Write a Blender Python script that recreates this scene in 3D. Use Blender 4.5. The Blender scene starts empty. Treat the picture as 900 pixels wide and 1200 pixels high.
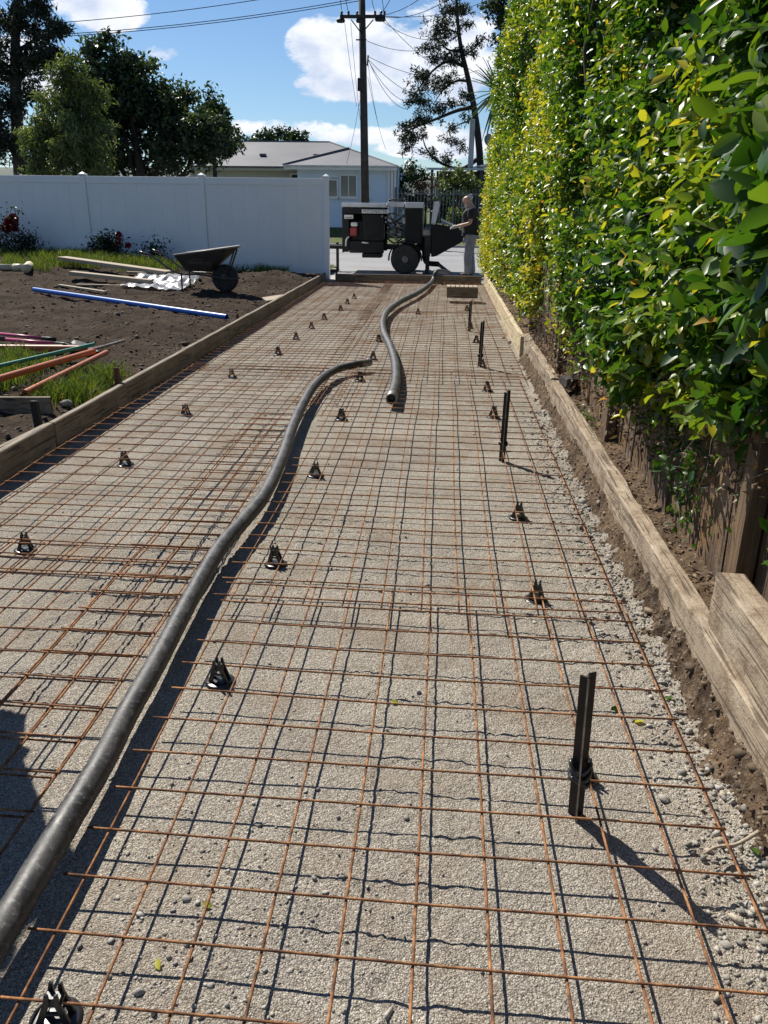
import bpy, bmesh, math, random
import numpy as np
from mathutils import Matrix, Vector

random.seed(7)
RNG = np.random.default_rng(7)
scene = bpy.context.scene
COL = scene.collection
rad = math.radians

# ------------------------------------------------------------------ camera
CAM_H = 1.481
YAW, PITCH, ROLL, FPX = 0.0663, 0.3646, 0.0122, 940.0
_f = np.array([-math.sin(YAW) * math.cos(PITCH), math.cos(YAW) * math.cos(PITCH), -math.sin(PITCH)])
_r0 = np.array([math.cos(YAW), math.sin(YAW), 0.0])
_u0 = np.cross(_r0, _f)
_r = math.cos(ROLL) * _r0 + math.sin(ROLL) * _u0
_u = -math.sin(ROLL) * _r0 + math.cos(ROLL) * _u0
cam_data = bpy.data.cameras.new("camera")
cam = bpy.data.objects.new("camera", cam_data)
COL.objects.link(cam)
cam.matrix_world = Matrix(((_r[0], _u[0], -_f[0], 0), (_r[1], _u[1], -_f[1], 0), (_r[2], _u[2], -_f[2], CAM_H), (0, 0, 0, 1)))
cam_data.sensor_fit = 'VERTICAL'
cam_data.sensor_height = 36.0
cam_data.lens = 36.0 * FPX / 1200.0
cam_data.clip_start = 0.05
cam_data.clip_end = 6000
scene.camera = cam

# ------------------------------------------------------------------ light
SUN_EL = rad(45.7)
SUN_DIR = np.array([-0.629 * math.cos(SUN_EL), 0.777 * math.cos(SUN_EL), math.sin(SUN_EL)])
SUN_DIR /= np.linalg.norm(SUN_DIR)
sun_data = bpy.data.lights.new("sun", 'SUN')
sun_data.energy = 5.0
sun_data.angle = rad(0.5)
sun_data.color = (1.0, 0.945, 0.85)
sun = bpy.data.objects.new("sun", sun_data)
COL.objects.link(sun)
sun.location = (-12, 15, 20)
sun.rotation_euler = Vector((-SUN_DIR).tolist()).to_track_quat('-Z', 'Y').to_euler()
scene.view_settings.view_transform = 'Standard'
scene.view_settings.look = 'None'
scene.view_settings.gamma = 1.0
scene.view_settings.exposure = 0.58
SKY_STRENGTH = 0.061


class NT:
    """tiny node-tree builder"""
    def __init__(self, tree):
        self.t = tree
        tree.nodes.clear()

    def n(self, typ, ins=None, **props):
        nd = self.t.nodes.new(typ)
        for k, v in props.items():
            setattr(nd, k, v)
        for k, v in (ins or {}).items():
            sock = nd.inputs[k]
            if isinstance(v, bpy.types.NodeSocket):
                self.t.links.new(v, sock)
            else:
                sock.default_value = v
        return nd

    def math(self, op, a, b=0.0, c=0.0, clamp=False):
        nd = self.n('ShaderNodeMath', {0: a, 1: b, 2: c}, operation=op, use_clamp=clamp)
        return nd.outputs[0]

    def ramp(self, fac, stops, interp='LINEAR'):
        nd = self.n('ShaderNodeValToRGB', {0: fac})
        cr = nd.color_ramp
        cr.interpolation = interp
        while len(cr.elements) < len(stops):
            cr.elements.new(0.5)
        for e, (p, c) in zip(cr.elements, stops):
            e.position = p
            e.color = (c, c, c, 1) if isinstance(c, (int, float)) else (*c, 1)
        return nd.outputs[0]

    def mix(self, fac, a, b, blend='MIX'):
        nd = self.n('ShaderNodeMix', data_type='RGBA', blend_type=blend)
        for idx, v in ((0, fac), (6, a), (7, b)):
            s = nd.inputs[idx]
            if isinstance(v, bpy.types.NodeSocket):
                self.t.links.new(v, s)
            elif idx == 0:
                s.default_value = v
            else:
                s.default_value = (*v, 1) if len(v) == 3 else v
        return nd.outputs[2]


def build_world():
    w = bpy.data.worlds.new("World")
    scene.world = w
    w.use_nodes = True
    nt = NT(w.node_tree)
    sky = nt.n('ShaderNodeTexSky', sky_type='NISHITA', sun_disc=False, sun_elevation=SUN_EL,
               sun_rotation=math.atan2(SUN_DIR[0], SUN_DIR[1]), altitude=20, air_density=1.0, dust_density=0.05, ozone_density=2.2)
    tc = nt.n('ShaderNodeTexCoord')
    sep = nt.n('ShaderNodeSeparateXYZ', {0: tc.outputs['Generated']})
    x, y, z = sep.outputs
    az = nt.math('ARCTAN2', x, y)
    el = nt.math('ARCSINE', z)
    comb = nt.n('ShaderNodeCombineXYZ', {0: az, 1: nt.math('MULTIPLY', el, 1.9), 2: 0.37})
    warp = nt.n('ShaderNodeTexNoise', {'Vector': comb.outputs[0], 'Scale': 14.0, 'Detail': 10.0, 'Roughness': 0.66})
    D = math.pi / 180
    lobes = []
    def px_dir(px, py):
        d = (px - 450) / FPX * _r - (py - 600) / FPX * _u + _f
        d /= np.linalg.norm(d)
        return math.atan2(d[0], d[1]), math.asin(d[2])
    for (px, py, ra, rb, k) in ((395, 60, 3.6, 2.4, 1.0), (455, 72, 4.5, 3.2, 1.0), (520, 60, 4.2, 3.4, 1.0), (410, 100, 4.0, 1.4, .85),
                                (115, 10, 3.3, 1.4, 1.0), (30, 80, 4.5, 2.0, .9), (340, 152, 5.5, .75, .8), (420, 160, 5.0, .7, .8),
                                (190, 62, 1.2, .5, .5), (520, 165, 6.0, 1.3, .9)):
        a, b = px_dir(px, py)
        lobes.append((a, b, ra * D, rb * D, k))
    # the same scattered fair-weather clouds all the way round the sky
    rr = random.Random(5)
    for i in range(16):
        a = rr.uniform(0.75, 2 * math.pi - 0.75)
        a = a if a < math.pi else a - 2 * math.pi
        lobes.append((a, rr.uniform(.05, .5), rr.uniform(4, 9) * D, rr.uniform(1.4, 3.5) * D, rr.uniform(.7, 1)))
    tot = None
    for a, b, ra, rb, k in lobes:
        e1 = nt.math('POWER', nt.math('MULTIPLY', nt.math('SUBTRACT', az, a), 1 / ra), 2.0)
        e2 = nt.math('POWER', nt.math('MULTIPLY', nt.math('SUBTRACT', el, b), 1 / rb), 2.0)
        v = nt.math('MULTIPLY', nt.math('MAXIMUM', nt.math('SUBTRACT', 1.0, nt.math('ADD', e1, e2)), 0.0), k)
        tot = v if tot is None else nt.math('MAXIMUM', tot, v)
    dens = nt.math('ADD', nt.math('MULTIPLY', tot, 0.95), nt.math('MULTIPLY', nt.math('SUBTRACT', warp.outputs[0], 0.5), 2.7))
    dens = nt.math('MULTIPLY', dens, nt.math('MINIMUM', nt.math('MULTIPLY', tot, 5.0), 1.0))
    mask = nt.ramp(dens, ((.20, 0.0), (.62, 1.0)), 'EASE')
    shade = nt.n('ShaderNodeTexNoise', {'Vector': comb.outputs[0], 'Scale': 22.0, 'Detail': 6.0})
    cloud = nt.mix(nt.ramp(shade.outputs[0], ((.35, 0.0), (.62, 1.0))), (7.4, 8.3, 10.2), (11.5, 11.7, 12.2))
    skyc = nt.mix(1.0, sky.outputs[0], (.77, .91, 1.08), 'MULTIPLY')
    colr = nt.mix(nt.math('MULTIPLY', mask, 0.96), skyc, cloud)
    bg = nt.n('ShaderNodeBackground', {'Color': colr, 'Strength': SKY_STRENGTH})
    out = nt.n('ShaderNodeOutputWorld')
    nt.t.links.new(bg.outputs[0], out.inputs[0])


build_world()


# ------------------------------------------------------------------ picture <-> place
def ray(x, y):
    return (x - 450) / FPX * _r - (y - 600) / FPX * _u + _f


def gp(x, y, z=0.0):
    d = ray(x, y)
    t = (z - CAM_H) / d[2]
    return np.array([0, 0, CAM_H]) + t * d


def at_depth(x, y, Y):
    d = ray(x, y)
    return np.array([0, 0, CAM_H]) + Y / d[1] * d


# ------------------------------------------------------------------ noise
def _hash(i, j, k, s):
    h = (i * 374761393 + j * 668265263 + k * 2147483647 + s * 1274126177) & 0xFFFFFFFF
    h = ((h ^ (h >> 13)) * 1274126177) & 0xFFFFFFFF
    h = (h ^ (h >> 16)) & 0xFFFFFFFF
    return h / 4294967295.0


def vnoise(x, y, z=0.0, s=0):
    x, y, z = np.broadcast_arrays(np.asarray(x, float), np.asarray(y, float), np.asarray(z, float))
    i, j, k = np.floor(x).astype(np.int64), np.floor(y).astype(np.int64), np.floor(z).astype(np.int64)
    u, v, w = x - i, y - j, z - k
    u, v, w = (t * t * (3 - 2 * t) for t in (u, v, w))
    r = 0
    for a in (0, 1):
        for b in (0, 1):
            for c in (0, 1):
                r = r + _hash(i + a, j + b, k + c, s) * (u if a else 1 - u) * (v if b else 1 - v) * (w if c else 1 - w)
    return r


def fbm(x, y, z=0.0, s=0, o=4):
    r, a, t = 0, .5, 0
    x, y, z = np.asarray(x, float), np.asarray(y, float), np.asarray(z, float)
    for i in range(o):
        r = r + a * vnoise(x * 2 ** i, y * 2 ** i, z * 2 ** i, s + i)
        t += a
        a *= .5
    return r / t


def sstep(a, b, x):
    t = np.clip((np.asarray(x, float) - a) / (b - a), 0, 1)
    return t * t * (3 - 2 * t)


# ------------------------------------------------------------------ mesh helpers
def np_mesh(name, V, F):
    V = np.ascontiguousarray(V, np.float32)
    F = np.ascontiguousarray(F, np.int32)
    me = bpy.data.meshes.new(name)
    me.vertices.add(len(V))
    me.vertices.foreach_set('co', V.ravel())
    me.loops.add(F.size)
    me.loops.foreach_set('vertex_index', F.ravel())
    me.polygons.add(len(F))
    me.polygons.foreach_set('loop_start', np.arange(len(F), dtype=np.int32) * F.shape[1])
    me.update(calc_edges=True)
    return me


def link(name, me, material=None, parent=None, loc=None, smooth=False):
    o = bpy.data.objects.new(name, me)
    COL.objects.link(o)
    if material is not None and me is not None and not me.materials:
        me.materials.append(material)
    if parent is not None:
        o.parent = parent
    if loc is not None:
        o.location = [float(c) for c in loc]
    if smooth and me is not None:
        me.polygons.foreach_set('use_smooth', np.ones(len(me.polygons), bool))
    return o


def tag(o, label=None, cat=None, group=None, kind=None):
    if label: o['label'] = label
    if cat: o['category'] = cat
    if group: o['group'] = group
    if kind: o['kind'] = kind
    return o


def thing(name, label, cat, loc=(0, 0, 0), rz=0.0, group=None):
    o = bpy.data.objects.new(name, None)
    COL.objects.link(o)
    o.empty_display_size = .2
    o.location = [float(c) for c in loc]
    o.rotation_euler = (0, 0, rz)
    return tag(o, label, cat, group)


def copy_tree(o, parent=None):
    c = o.copy()
    COL.objects.link(c)
    c.parent = parent
    for ch in list(o.children):
        copy_tree(ch, c)
    return c


class MB:
    def __init__(self):
        self.V, self.F = [], []

    def add(self, V, F):
        b = len(self.V)
        self.V += [tuple(float(c) for c in v) for v in V]
        self.F += [tuple(i + b for i in f) for f in F]
        return self

    def box(self, c, s, M=None):
        """box centred at c, full size s, optional 3x3 rotation"""
        h = np.array(s) / 2
        P = np.array([(x, y, z) for x in (-1, 1) for y in (-1, 1) for z in (-1, 1)]) * h
        if M is not None:
            P = P @ np.array(M).T
        P = P + np.array(c)
        return self.add(P, [(0, 1, 3, 2), (4, 6, 7, 5), (0, 4, 5, 1), (2, 3, 7, 6), (0, 2, 6, 4), (1, 5, 7, 3)])

    def bbox(self, a, b):
        a, b = np.array(a, float), np.array(b, float)
        return self.box((a + b) / 2, np.abs(b - a))

    def beam(self, a, b, w, h, up=(0, 0, 1)):
        """square beam from a to b, w across, h along up"""
        a, b = np.array(a, float), np.array(b, float)
        d = b - a
        L = np.linalg.norm(d)
        d = d / L
        s = np.cross(d, up)
        s = s / np.linalg.norm(s)
        u = np.cross(s, d)
        return self.box((a + b) / 2, (L, w, h), np.stack([d, s, u], 1))

    def tube(self, pts, r, n=8, cap=True, closed=False):
        pts = np.array(pts, float)
        m = len(pts)
        r = np.broadcast_to(np.array(r, float), (m,))
        T = np.gradient(pts, axis=0)
        T /= np.linalg.norm(T, axis=1)[:, None] + 1e-12
        ref = np.array([0, 0, 1.0]) if abs(T[0][2]) < .9 else np.array([1.0, 0, 0])
        s = np.cross(T[0], ref)
        s /= np.linalg.norm(s)
        V = []
        for i in range(m):
            s = s - T[i] * (s @ T[i])
            s /= np.linalg.norm(s) + 1e-12
            u = np.cross(T[i], s)
            for k in range(n):
                a = 2 * math.pi * k / n
                V.append(pts[i] + r[i] * (math.cos(a) * s + math.sin(a) * u))
        F = [(i * n + k, i * n + (k + 1) % n, (i + 1) * n + (k + 1) % n, (i + 1) * n + k) for i in range(m - 1) for k in range(n)]
        if closed:
            F += [((m - 1) * n + k, (m - 1) * n + (k + 1) % n, (k + 1) % n, k) for k in range(n)]
        elif cap:
            F += [tuple(range(n - 1, -1, -1)), tuple((m - 1) * n + k for k in range(n))]
        return self.add(V, F)

    def lathe(self, prof, n=16, c=(0, 0, 0), axis='z'):
        """prof: (radius, height) pairs"""
        V = []
        for r, h in prof:
            for k in range(n):
                a = 2 * math.pi * k / n
                p = (r * math.cos(a), r * math.sin(a), h)
                if axis == 'y': p = (p[0], p[2], p[1])
                if axis == 'x': p = (p[2], p[0], p[1])
                V.append(np.array(p) + np.array(c))
        m = len(prof)
        F = [(i * n + k, i * n + (k + 1) % n, (i + 1) * n + (k + 1) % n, (i + 1) * n + k) for i in range(m - 1) for k in range(n)]
        F += [tuple(range(n - 1, -1, -1)), tuple((m - 1) * n + k for k in range(n))]
        return self.add(V, F)

    def prism(self, outline, d0, d1, axis='y'):
        """outline (a,b) pairs extruded from d0 to d1 along axis; a,b are the other two axes in order"""
        n = len(outline)
        def P(a, b, d):
            return {'y': (a, d, b), 'x': (d, a, b), 'z': (a, b, d)}[axis]
        V = [P(a, b, d0) for a, b in outline] + [P(a, b, d1) for a, b in outline]
        F = [tuple(range(n)), tuple(range(2 * n - 1, n - 1, -1))] + [(i, i + n, (i + 1) % n + n, (i + 1) % n) for i in range(n)]
        return self.add(V, F)

    def mesh(self, name, bevel=0.0, seg=1, normals=True):
        me = bpy.data.meshes.new(name)
        me.from_pydata(self.V, [], self.F)
        bm = bmesh.new()
        bm.from_mesh(me)
        if normals:
            bmesh.ops.recalc_face_normals(bm, faces=bm.faces)
        if bevel > 0:
            ed = [e for e in bm.edges if len(e.link_faces) == 2 and e.calc_face_angle(0) > .5]
            bmesh.ops.bevel(bm, geom=ed, offset=bevel, segments=seg, affect='EDGES', profile=.6)
        bm.to_mesh(me)
        bm.free()
        return me

    def build(self, name, material, parent=None, loc=None, bevel=0.0, seg=1, smooth=False, origin=None):
        if origin is not None:
            self.V = [(v[0] - origin[0], v[1] - origin[1], v[2] - origin[2]) for v in self.V]
            loc = origin
        return link(name, self.mesh(name, bevel, seg), material, parent, loc, smooth)


def spline(pts, n=8):
    """Catmull-Rom through pts"""
    P = np.array(pts, float)
    P = np.vstack([2 * P[0] - P[1], P, 2 * P[-1] - P[-2]])
    out = []
    for i in range(1, len(P) - 2):
        p0, p1, p2, p3 = P[i - 1:i + 3]
        for t in np.linspace(0, 1, n, endpoint=False):
            out.append(.5 * ((2 * p1) + (-p0 + p2) * t + (2 * p0 - 5 * p1 + 4 * p2 - p3) * t * t + (-p0 + 3 * p1 - 3 * p2 + p3) * t ** 3))
    out.append(P[-2])
    return np.array(out)


# ------------------------------------------------------------------ materials
def new_mat(name):
    m = bpy.data.materials.new(name)
    m.use_nodes = True
    return m, NT(m.node_tree)


def finish(nt, col, rough=.6, bump=None, bstr=.4, bdist=.01, metal=0.0, spec=.5, extra=None):
    b = nt.n('ShaderNodeBsdfPrincipled', {'Base Color': col if isinstance(col, bpy.types.NodeSocket) else (*col, 1), 'Roughness': rough, 'Metallic': metal, 'Specular IOR Level': spec})
    for k, v in (extra or {}).items():
        b.inputs[k].default_value = v
    if bump is not None:
        bp = nt.n('ShaderNodeBump', {'Height': bump, 'Strength': bstr, 'Distance': bdist})
        nt.t.links.new(bp.outputs[0], b.inputs['Normal'])
    o = nt.n('ShaderNodeOutputMaterial')
    nt.t.links.new(b.outputs[0], o.inputs[0])
    return b


def coords(nt, kind='Object', scale=(1, 1, 1), rnd=True):
    tc = nt.n('ShaderNodeTexCoord')
    v = tc.outputs[kind]
    if rnd:
        oi = nt.n('ShaderNodeObjectInfo')
        v = nt.n('ShaderNodeVectorMath', {0: v, 1: nt.n('ShaderNodeCombineXYZ', {0: nt.math('MULTIPLY', oi.outputs['Random'], 17.0), 1: nt.math('MULTIPLY', oi.outputs['Random'], 41.0), 2: 0.0}).outputs[0]}, operation='ADD').outputs[0]
    return nt.n('ShaderNodeMapping', {'Vector': v, 'Scale': scale}).outputs[0]


def noise(nt, v, scale, detail=4, rough=.55, dist=0.0):
    return nt.n('ShaderNodeTexNoise', {'Vector': v, 'Scale': scale, 'Detail': detail, 'Roughness': rough, 'Distortion': dist}).outputs[0]


def simple(name, c1, c2=None, scale=8, rough=.6, bump=.2, bscale=40, bdist=.004, metal=0.0, spec=.5, stretch=(1, 1, 1), lo=.35, hi=.65, rvar=0.0):
    m, nt = new_mat(name)
    v = coords(nt, scale=stretch)
    c2 = c2 or tuple(c * .75 for c in c1)
    f = nt.ramp(noise(nt, v, scale, 5), ((lo, 0.0), (hi, 1.0)))
    col = nt.mix(f, c1, c2)
    r = rough
    if rvar:
        r = nt.math('ADD', rough - rvar / 2, nt.math('MULTIPLY', noise(nt, v, scale * 2.3, 4), rvar))
    finish(nt, col, r, noise(nt, v, bscale, 4) if bump else None, bump, bdist, metal, spec)
    return m


def wood(name, c1, c2, c3, axis=1, scale=1.0, rough=.75, bump=.5, wear=0.0):
    """grain runs along the given local axis"""
    m, nt = new_mat(name)
    s = [9 * scale] * 3
    s[axis] = .55 * scale
    v = coords(nt, scale=tuple(s))
    g = noise(nt, v, 5, 7, .65, .6)
    v2 = coords(nt, scale=(1, 1, 1))
    big = noise(nt, v2, 3.2, 4)
    col = nt.mix(nt.ramp(g, ((.32, 0.0), (.68, 1.0))), c1, c2)
    col = nt.mix(nt.ramp(big, ((.45, 0.0), (.75, .8))), col, c3)
    fine = noise(nt, v2, 120, 3)
    spk = nt.ramp(fine, ((.60, 0.0), (.72, .45)))
    col = nt.mix(spk, col, tuple(c * .4 for c in c2))
    h = nt.math('ADD', g, nt.math('MULTIPLY', fine, .35))
    if wear:
        # drying cracks along the grain, splashed earth and bleached patches
        s2 = [26 * scale] * 3
        s2[axis] = .9 * scale
        cr = noise(nt, coords(nt, scale=tuple(s2)), 3, 3, .5, .4)
        crack = nt.ramp(cr, ((.385, 1.0), (.425, 0.0)))
        col = nt.mix(nt.math('MULTIPLY', crack, .75), col, tuple(c * .25 for c in c2))
        mud = nt.math('MULTIPLY', nt.ramp(noise(nt, v2, 11, 6, .7), ((.47, 0.0), (.66, 1.0))), wear)
        col = nt.mix(mud, col, (.16, .105, .066))
        pale = nt.math('MULTIPLY', nt.ramp(noise(nt, v2, 5, 5, .6), ((.55, 0.0), (.72, 1.0))), wear * .8)
        col = nt.mix(pale, col, (.44, .37, .28))
        h = nt.math('ADD', h, nt.math('ADD', nt.math('MULTIPLY', crack, -.8), nt.math('MULTIPLY', mud, .6)))
    finish(nt, col, rough, h, bump, .006, spec=.25)
    return m


def leaf_mat(name, stops, rough=.34, trans=.35, attr=True, spec=.5, tint=1.0):
    m, nt = new_mat(name)
    if attr:
        t = nt.n('ShaderNodeAttribute', attribute_name='tone').outputs['Fac']
    else:
        t = nt.n('ShaderNodeObjectInfo').outputs['Random']
    col = nt.ramp(t, stops)
    p = nt.n('ShaderNodeBsdfPrincipled', {'Base Color': col, 'Roughness': rough, 'Specular IOR Level': spec})
    tc = nt.mix(1.0, col, (1.5 * tint, 1.45 * tint, .55 * tint), 'MULTIPLY')
    tr = nt.n('ShaderNodeBsdfTranslucent', {'Color': tc})
    mx = nt.n('ShaderNodeMixShader', {0: trans, 1: p.outputs[0], 2: tr.outputs[0]})
    o = nt.n('ShaderNodeOutputMaterial')
    nt.t.links.new(mx.outputs[0], o.inputs[0])
    return m


def make_materials():
    M = {}
    # compacted crushed gravel
    m, nt = new_mat('gravel')
    v = coords(nt, rnd=False)
    vo = nt.n('ShaderNodeTexVoronoi', {'Vector': v, 'Scale': 225.0, 'Randomness': 1.0})
    vo2 = nt.n('ShaderNodeTexVoronoi', {'Vector': v, 'Scale': 480.0, 'Randomness': 1.0})
    vbig = nt.n('ShaderNodeTexVoronoi', {'Vector': v, 'Scale': 80.0, 'Randomness': 1.0})
    base = nt.ramp(nt.n('ShaderNodeSeparateColor', {0: vo.outputs['Color']}).outputs[0], ((.0, (.34, .308, .262)), (.5, (.46, .422, .362)), (1.0, (.59, .548, .482))))
    fine = nt.ramp(nt.n('ShaderNodeSeparateColor', {0: vo2.outputs['Color']}).outputs[1], ((.0, .45), (1.0, 1.25)))
    col = nt.mix(1.0, base, fine, 'MULTIPLY')
    gap = nt.ramp(vo.outputs['Distance'], ((.35, 1.0), (.75, .55)))
    col = nt.mix(1.0, col, gap, 'MULTIPLY')
    patch = nt.ramp(noise(nt, v, 1.7, 5), ((.35, (.88, .86, .84)), (.65, (1.1, 1.08, 1.04))))
    col = nt.mix(1.0, col, patch, 'MULTIPLY')
    # damp earth and rust dust trodden in, mostly further up the drive
    sep = nt.n('ShaderNodeSeparateXYZ', {0: nt.n('ShaderNodeTexCoord').outputs['Object']})
    far = nt.ramp(nt.math('MULTIPLY', sep.outputs[1], .06), ((.12, .0), (.8, .75)))
    dirt = nt.math('MULTIPLY', nt.ramp(noise(nt, v, 2.6, 6, .65), ((.48, 0.0), (.66, 1.0))), nt.math('ADD', .38, far))
    col = nt.mix(dirt, col, (.20, .135, .085))
    damp = nt.math('MULTIPLY', nt.ramp(noise(nt, v, .9, 5, .6), ((.52, 0.0), (.66, 1.0))), .45)
    col = nt.mix(damp, col, (.22, .19, .15))
    h = nt.math('ADD', nt.math('MULTIPLY', vo.outputs['Distance'], -.8), nt.math('ADD', nt.math('MULTIPLY', vo2.outputs['Distance'], -.4), nt.math('MULTIPLY', vbig.outputs['Distance'], -.8)))
    finish(nt, col, .95, h, 1.0, .0045, spec=.15)
    M['gravel'] = m
    # stones: colour differs per stone
    def stones(name, stops):
        m, nt = new_mat(name)
        g = nt.n('ShaderNodeNewGeometry')
        v = coords(nt, rnd=False)
        c = nt.ramp(g.outputs['Random Per Island'], stops)
        c = nt.mix(nt.ramp(noise(nt, v, 160, 3), ((.4, 0.0), (.7, .5))), c, (.12, .11, .095))
        finish(nt, c, .9, noise(nt, v, 260, 3), .5, .002, spec=.2)
        return m
    M['stone'] = stones('stone', ((0, (.2, .185, .16)), (.5, (.33, .31, .275)), (.9, (.47, .445, .40)), (1, (.42, .35, .26))))
    M['clod'] = stones('clod', ((0, (.035, .028, .023)), (.6, (.07, .056, .045)), (.9, (.15, .125, .1)), (1, (.35, .31, .27))))
    M['bank_clod'] = stones('bank_clod', ((0, (.05, .034, .022)), (.5, (.14, .095, .06)), (.85, (.24, .18, .12)), (1, (.33, .28, .22))))
    # dark garden soil
    m, nt = new_mat('soil')
    v = coords(nt, rnd=False)
    n1, n2, n3 = noise(nt, v, 3, 6, .65), noise(nt, v, 26, 6, .7), noise(nt, v, 90, 4, .7)
    col = nt.mix(nt.ramp(n1, ((.38, 0.0), (.62, 1.0))), (.048, .034, .024), (.105, .077, .055))
    col = nt.mix(nt.ramp(n2, ((.42, 0.0), (.62, .7))), col, (.05, .04, .033))
    col = nt.mix(nt.ramp(n3, ((.62, 0.0), (.72, .75))), col, (.24, .215, .19))
    finish(nt, col, .95, nt.math('ADD', n2, nt.math('MULTIPLY', n3, .5)), 1.0, .04, spec=.05)
    M['soil'] = m
    m, nt = new_mat('bank_earth')
    v = coords(nt, rnd=False)
    n1, n2, n3 = noise(nt, v, 6, 5, .65), noise(nt, v, 40, 6, .7), noise(nt, v, 140, 4, .7)
    col = nt.mix(nt.ramp(n1, ((.38, 0.0), (.62, 1.0))), (.17, .112, .068), (.055, .036, .024))
    col = nt.mix(nt.ramp(n2, ((.5, 0.0), (.68, .8))), col, (.30, .235, .165))
    col = nt.mix(nt.ramp(n3, ((.6, 0.0), (.72, .7))), col, (.05, .036, .026))
    finish(nt, col, .95, nt.math('ADD', n2, nt.math('MULTIPLY', n3, .5)), 1.0, .02, spec=.15)
    M['bank'] = m
    # rusty reinforcing wire
    m, nt = new_mat('rust_wire')
    v = coords(nt)
    f = nt.ramp(noise(nt, v, 22, 5, .7), ((.36, (.075, .036, .022)), (.5, (.2, .088, .038)), (.66, (.42, .205, .085))))
    finish(nt, f, .85, noise(nt, v, 500, 3), .4, .001, metal=.0, spec=.25)
    M['rust'] = m
    M['rust_dark'] = simple('rust_dark', (.16, .06, .03), (.07, .032, .022), 14, .85, .3, 400, .001)
    # dusty black rubber hose
    m, nt = new_mat('hose_rubber')
    v = coords(nt)
    n1, n2 = noise(nt, v, 11, 6, .7), noise(nt, v, 70, 5, .75)
    col = nt.mix(nt.ramp(n1, ((.4, 0.0), (.7, 1.0))), (.02, .019, .019), (.075, .07, .066))
    col = nt.mix(nt.ramp(n2, ((.54, 0.0), (.76, .75))), col, (.30, .28, .255))
    finish(nt, col, nt.ramp(n1, ((.3, .38), (.7, .7))), nt.math('ADD', n2, n1), .3, .003, spec=.5)
    M['hose'] = m
    M['steel'] = simple('worn_steel', (.34, .32, .29), (.16, .14, .12), 30, .45, .2, 200, .001, metal=.7)
    M['black_plastic'] = simple('black_plastic', (.012, .012, .013), (.03, .03, .03), 30, .3, .1, 200, .001)
    M['stake'] = simple('black_steel', (.007, .006, .006), (.022, .015, .011), 18, .5, .2, 120, .001, spec=.35)
    M['black_paint'] = simple('black_paint', (.005, .0055, .007), (.010, .010, .012), 6, .5, .1, 60, .002, spec=.25)
    M['dark_metal'] = simple('dark_metal', (.014, .014, .016), (.03, .028, .026), 10, .55, .2, 60, .002, spec=.3)
    M['grey_lid'] = simple('grey_lid', (.6, .61, .63), (.46, .47, .49), 6, .4, .1, 60, .002)
    M['red_paint'] = simple('red_paint', (.32, .02, .015), (.2, .02, .015), 8, .4, .1)
    M['sign_white'] = simple('sign_white', (.75, .75, .73), (.6, .6, .58), 9, .5, .0)
    M['ink'] = simple('ink', (.02, .02, .022), (.03, .03, .03), 9, .6, .0)
    M['tyre'] = simple('tyre', (.014, .014, .015), (.035, .033, .03), 14, .75, .4, 70, .004)
    # timber
    M['form'] = wood('form_board', (.26, .215, .155), (.15, .12, .088), (.33, .285, .22), 1, wear=.35)
    M['form_x'] = wood('form_board_cross', (.24, .18, .12), (.13, .1, .07), (.3, .24, .17), 0, wear=.35)
    M['sleeper'] = wood('old_sleeper', (.40, .32, .225), (.24, .185, .13), (.32, .255, .185), 1, 1.0, .85, .9, .85)
    M['sleeper_new'] = wood('new_sleeper', (.58, .48, .31), (.42, .33, .2), (.52, .43, .28), 1, 1.0, .8, .6, .12)
    M['paling'] = wood('weathered_paling', (.16, .112, .072), (.055, .036, .026), (.27, .15, .055), 2, 1.0, .85, .9, .6)
    M['post'] = wood('fence_post', (.19, .125, .07), (.07, .045, .03), (.11, .08, .055), 2, 1.0, .85, .7)
    M['plank'] = wood('plank', (.43, .36, .26), (.29, .23, .16), (.35, .3, .23), 0)
    M['branch'] = simple('bark', (.09, .066, .048), (.04, .03, .023), 14, .9, .6, 50, .01)
    M['bark_dark'] = simple('bark_dark', (.045, .035, .03), (.02, .017, .015), 5, .9, .6, 20, .02)
    # plastics
    M['blue'] = simple('blue_pipe', (.012, .10, .42), (.018, .13, .48), 6, .35, .05)
    M['orange'] = simple('orange_pipe', (.50, .13, .035), (.42, .14, .06), 12, .4, .1)
    M['green'] = simple('green_conduit', (.02, .20, .13), (.03, .24, .17), 12, .4, .1)
    M['pink'] = simple('pink_handle', (.45, .05, .15), (.35, .05, .13), 12, .4, .1)
    M['pvc'] = simple('cream_pipe', (.62, .54, .36), (.5, .44, .3), 8, .45, .1)
    M['white_vinyl'] = simple('white_vinyl', (.86, .87, .88), (.82, .83, .85), 1.5, .35, .04, 6, .01)
    M['barrow_tray'] = simple('barrow_tray', (.020, .022, .026), (.045, .043, .04), 9, .42, .2, 50, .003)
    M['barrow_rim'] = simple('barrow_rim', (.10, .10, .10), (.2, .19, .18), 9, .45, .2, 50, .003)
    M['barrow_frame'] = simple('barrow_frame', (.05, .05, .052), (.12, .11, .1), 9, .4, .1, 50, .002, metal=.4)
    m, nt = new_mat('plastic_sheet')
    b = finish(nt, (.55, .56, .58), .25, noise(nt, coords(nt), 26, 5), .5, .01)
    b.inputs['Transmission Weight'].default_value = .55
    b.inputs['Roughness'].default_value = .3
    M['sheet'] = m
    # road, concrete, lawn
    m, nt = new_mat('chipseal')
    v = coords(nt, rnd=False)
    n1, n2 = noise(nt, v, .6, 5), noise(nt, v, 45, 4, .7)
    col = nt.mix(nt.ramp(n1, ((.35, 0.0), (.65, 1.0))), (.20, .20, .21), (.26, .26, .265))
    col = nt.mix(nt.ramp(n2, ((.4, 0.0), (.7, .6))), col, (.33, .325, .32))
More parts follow.
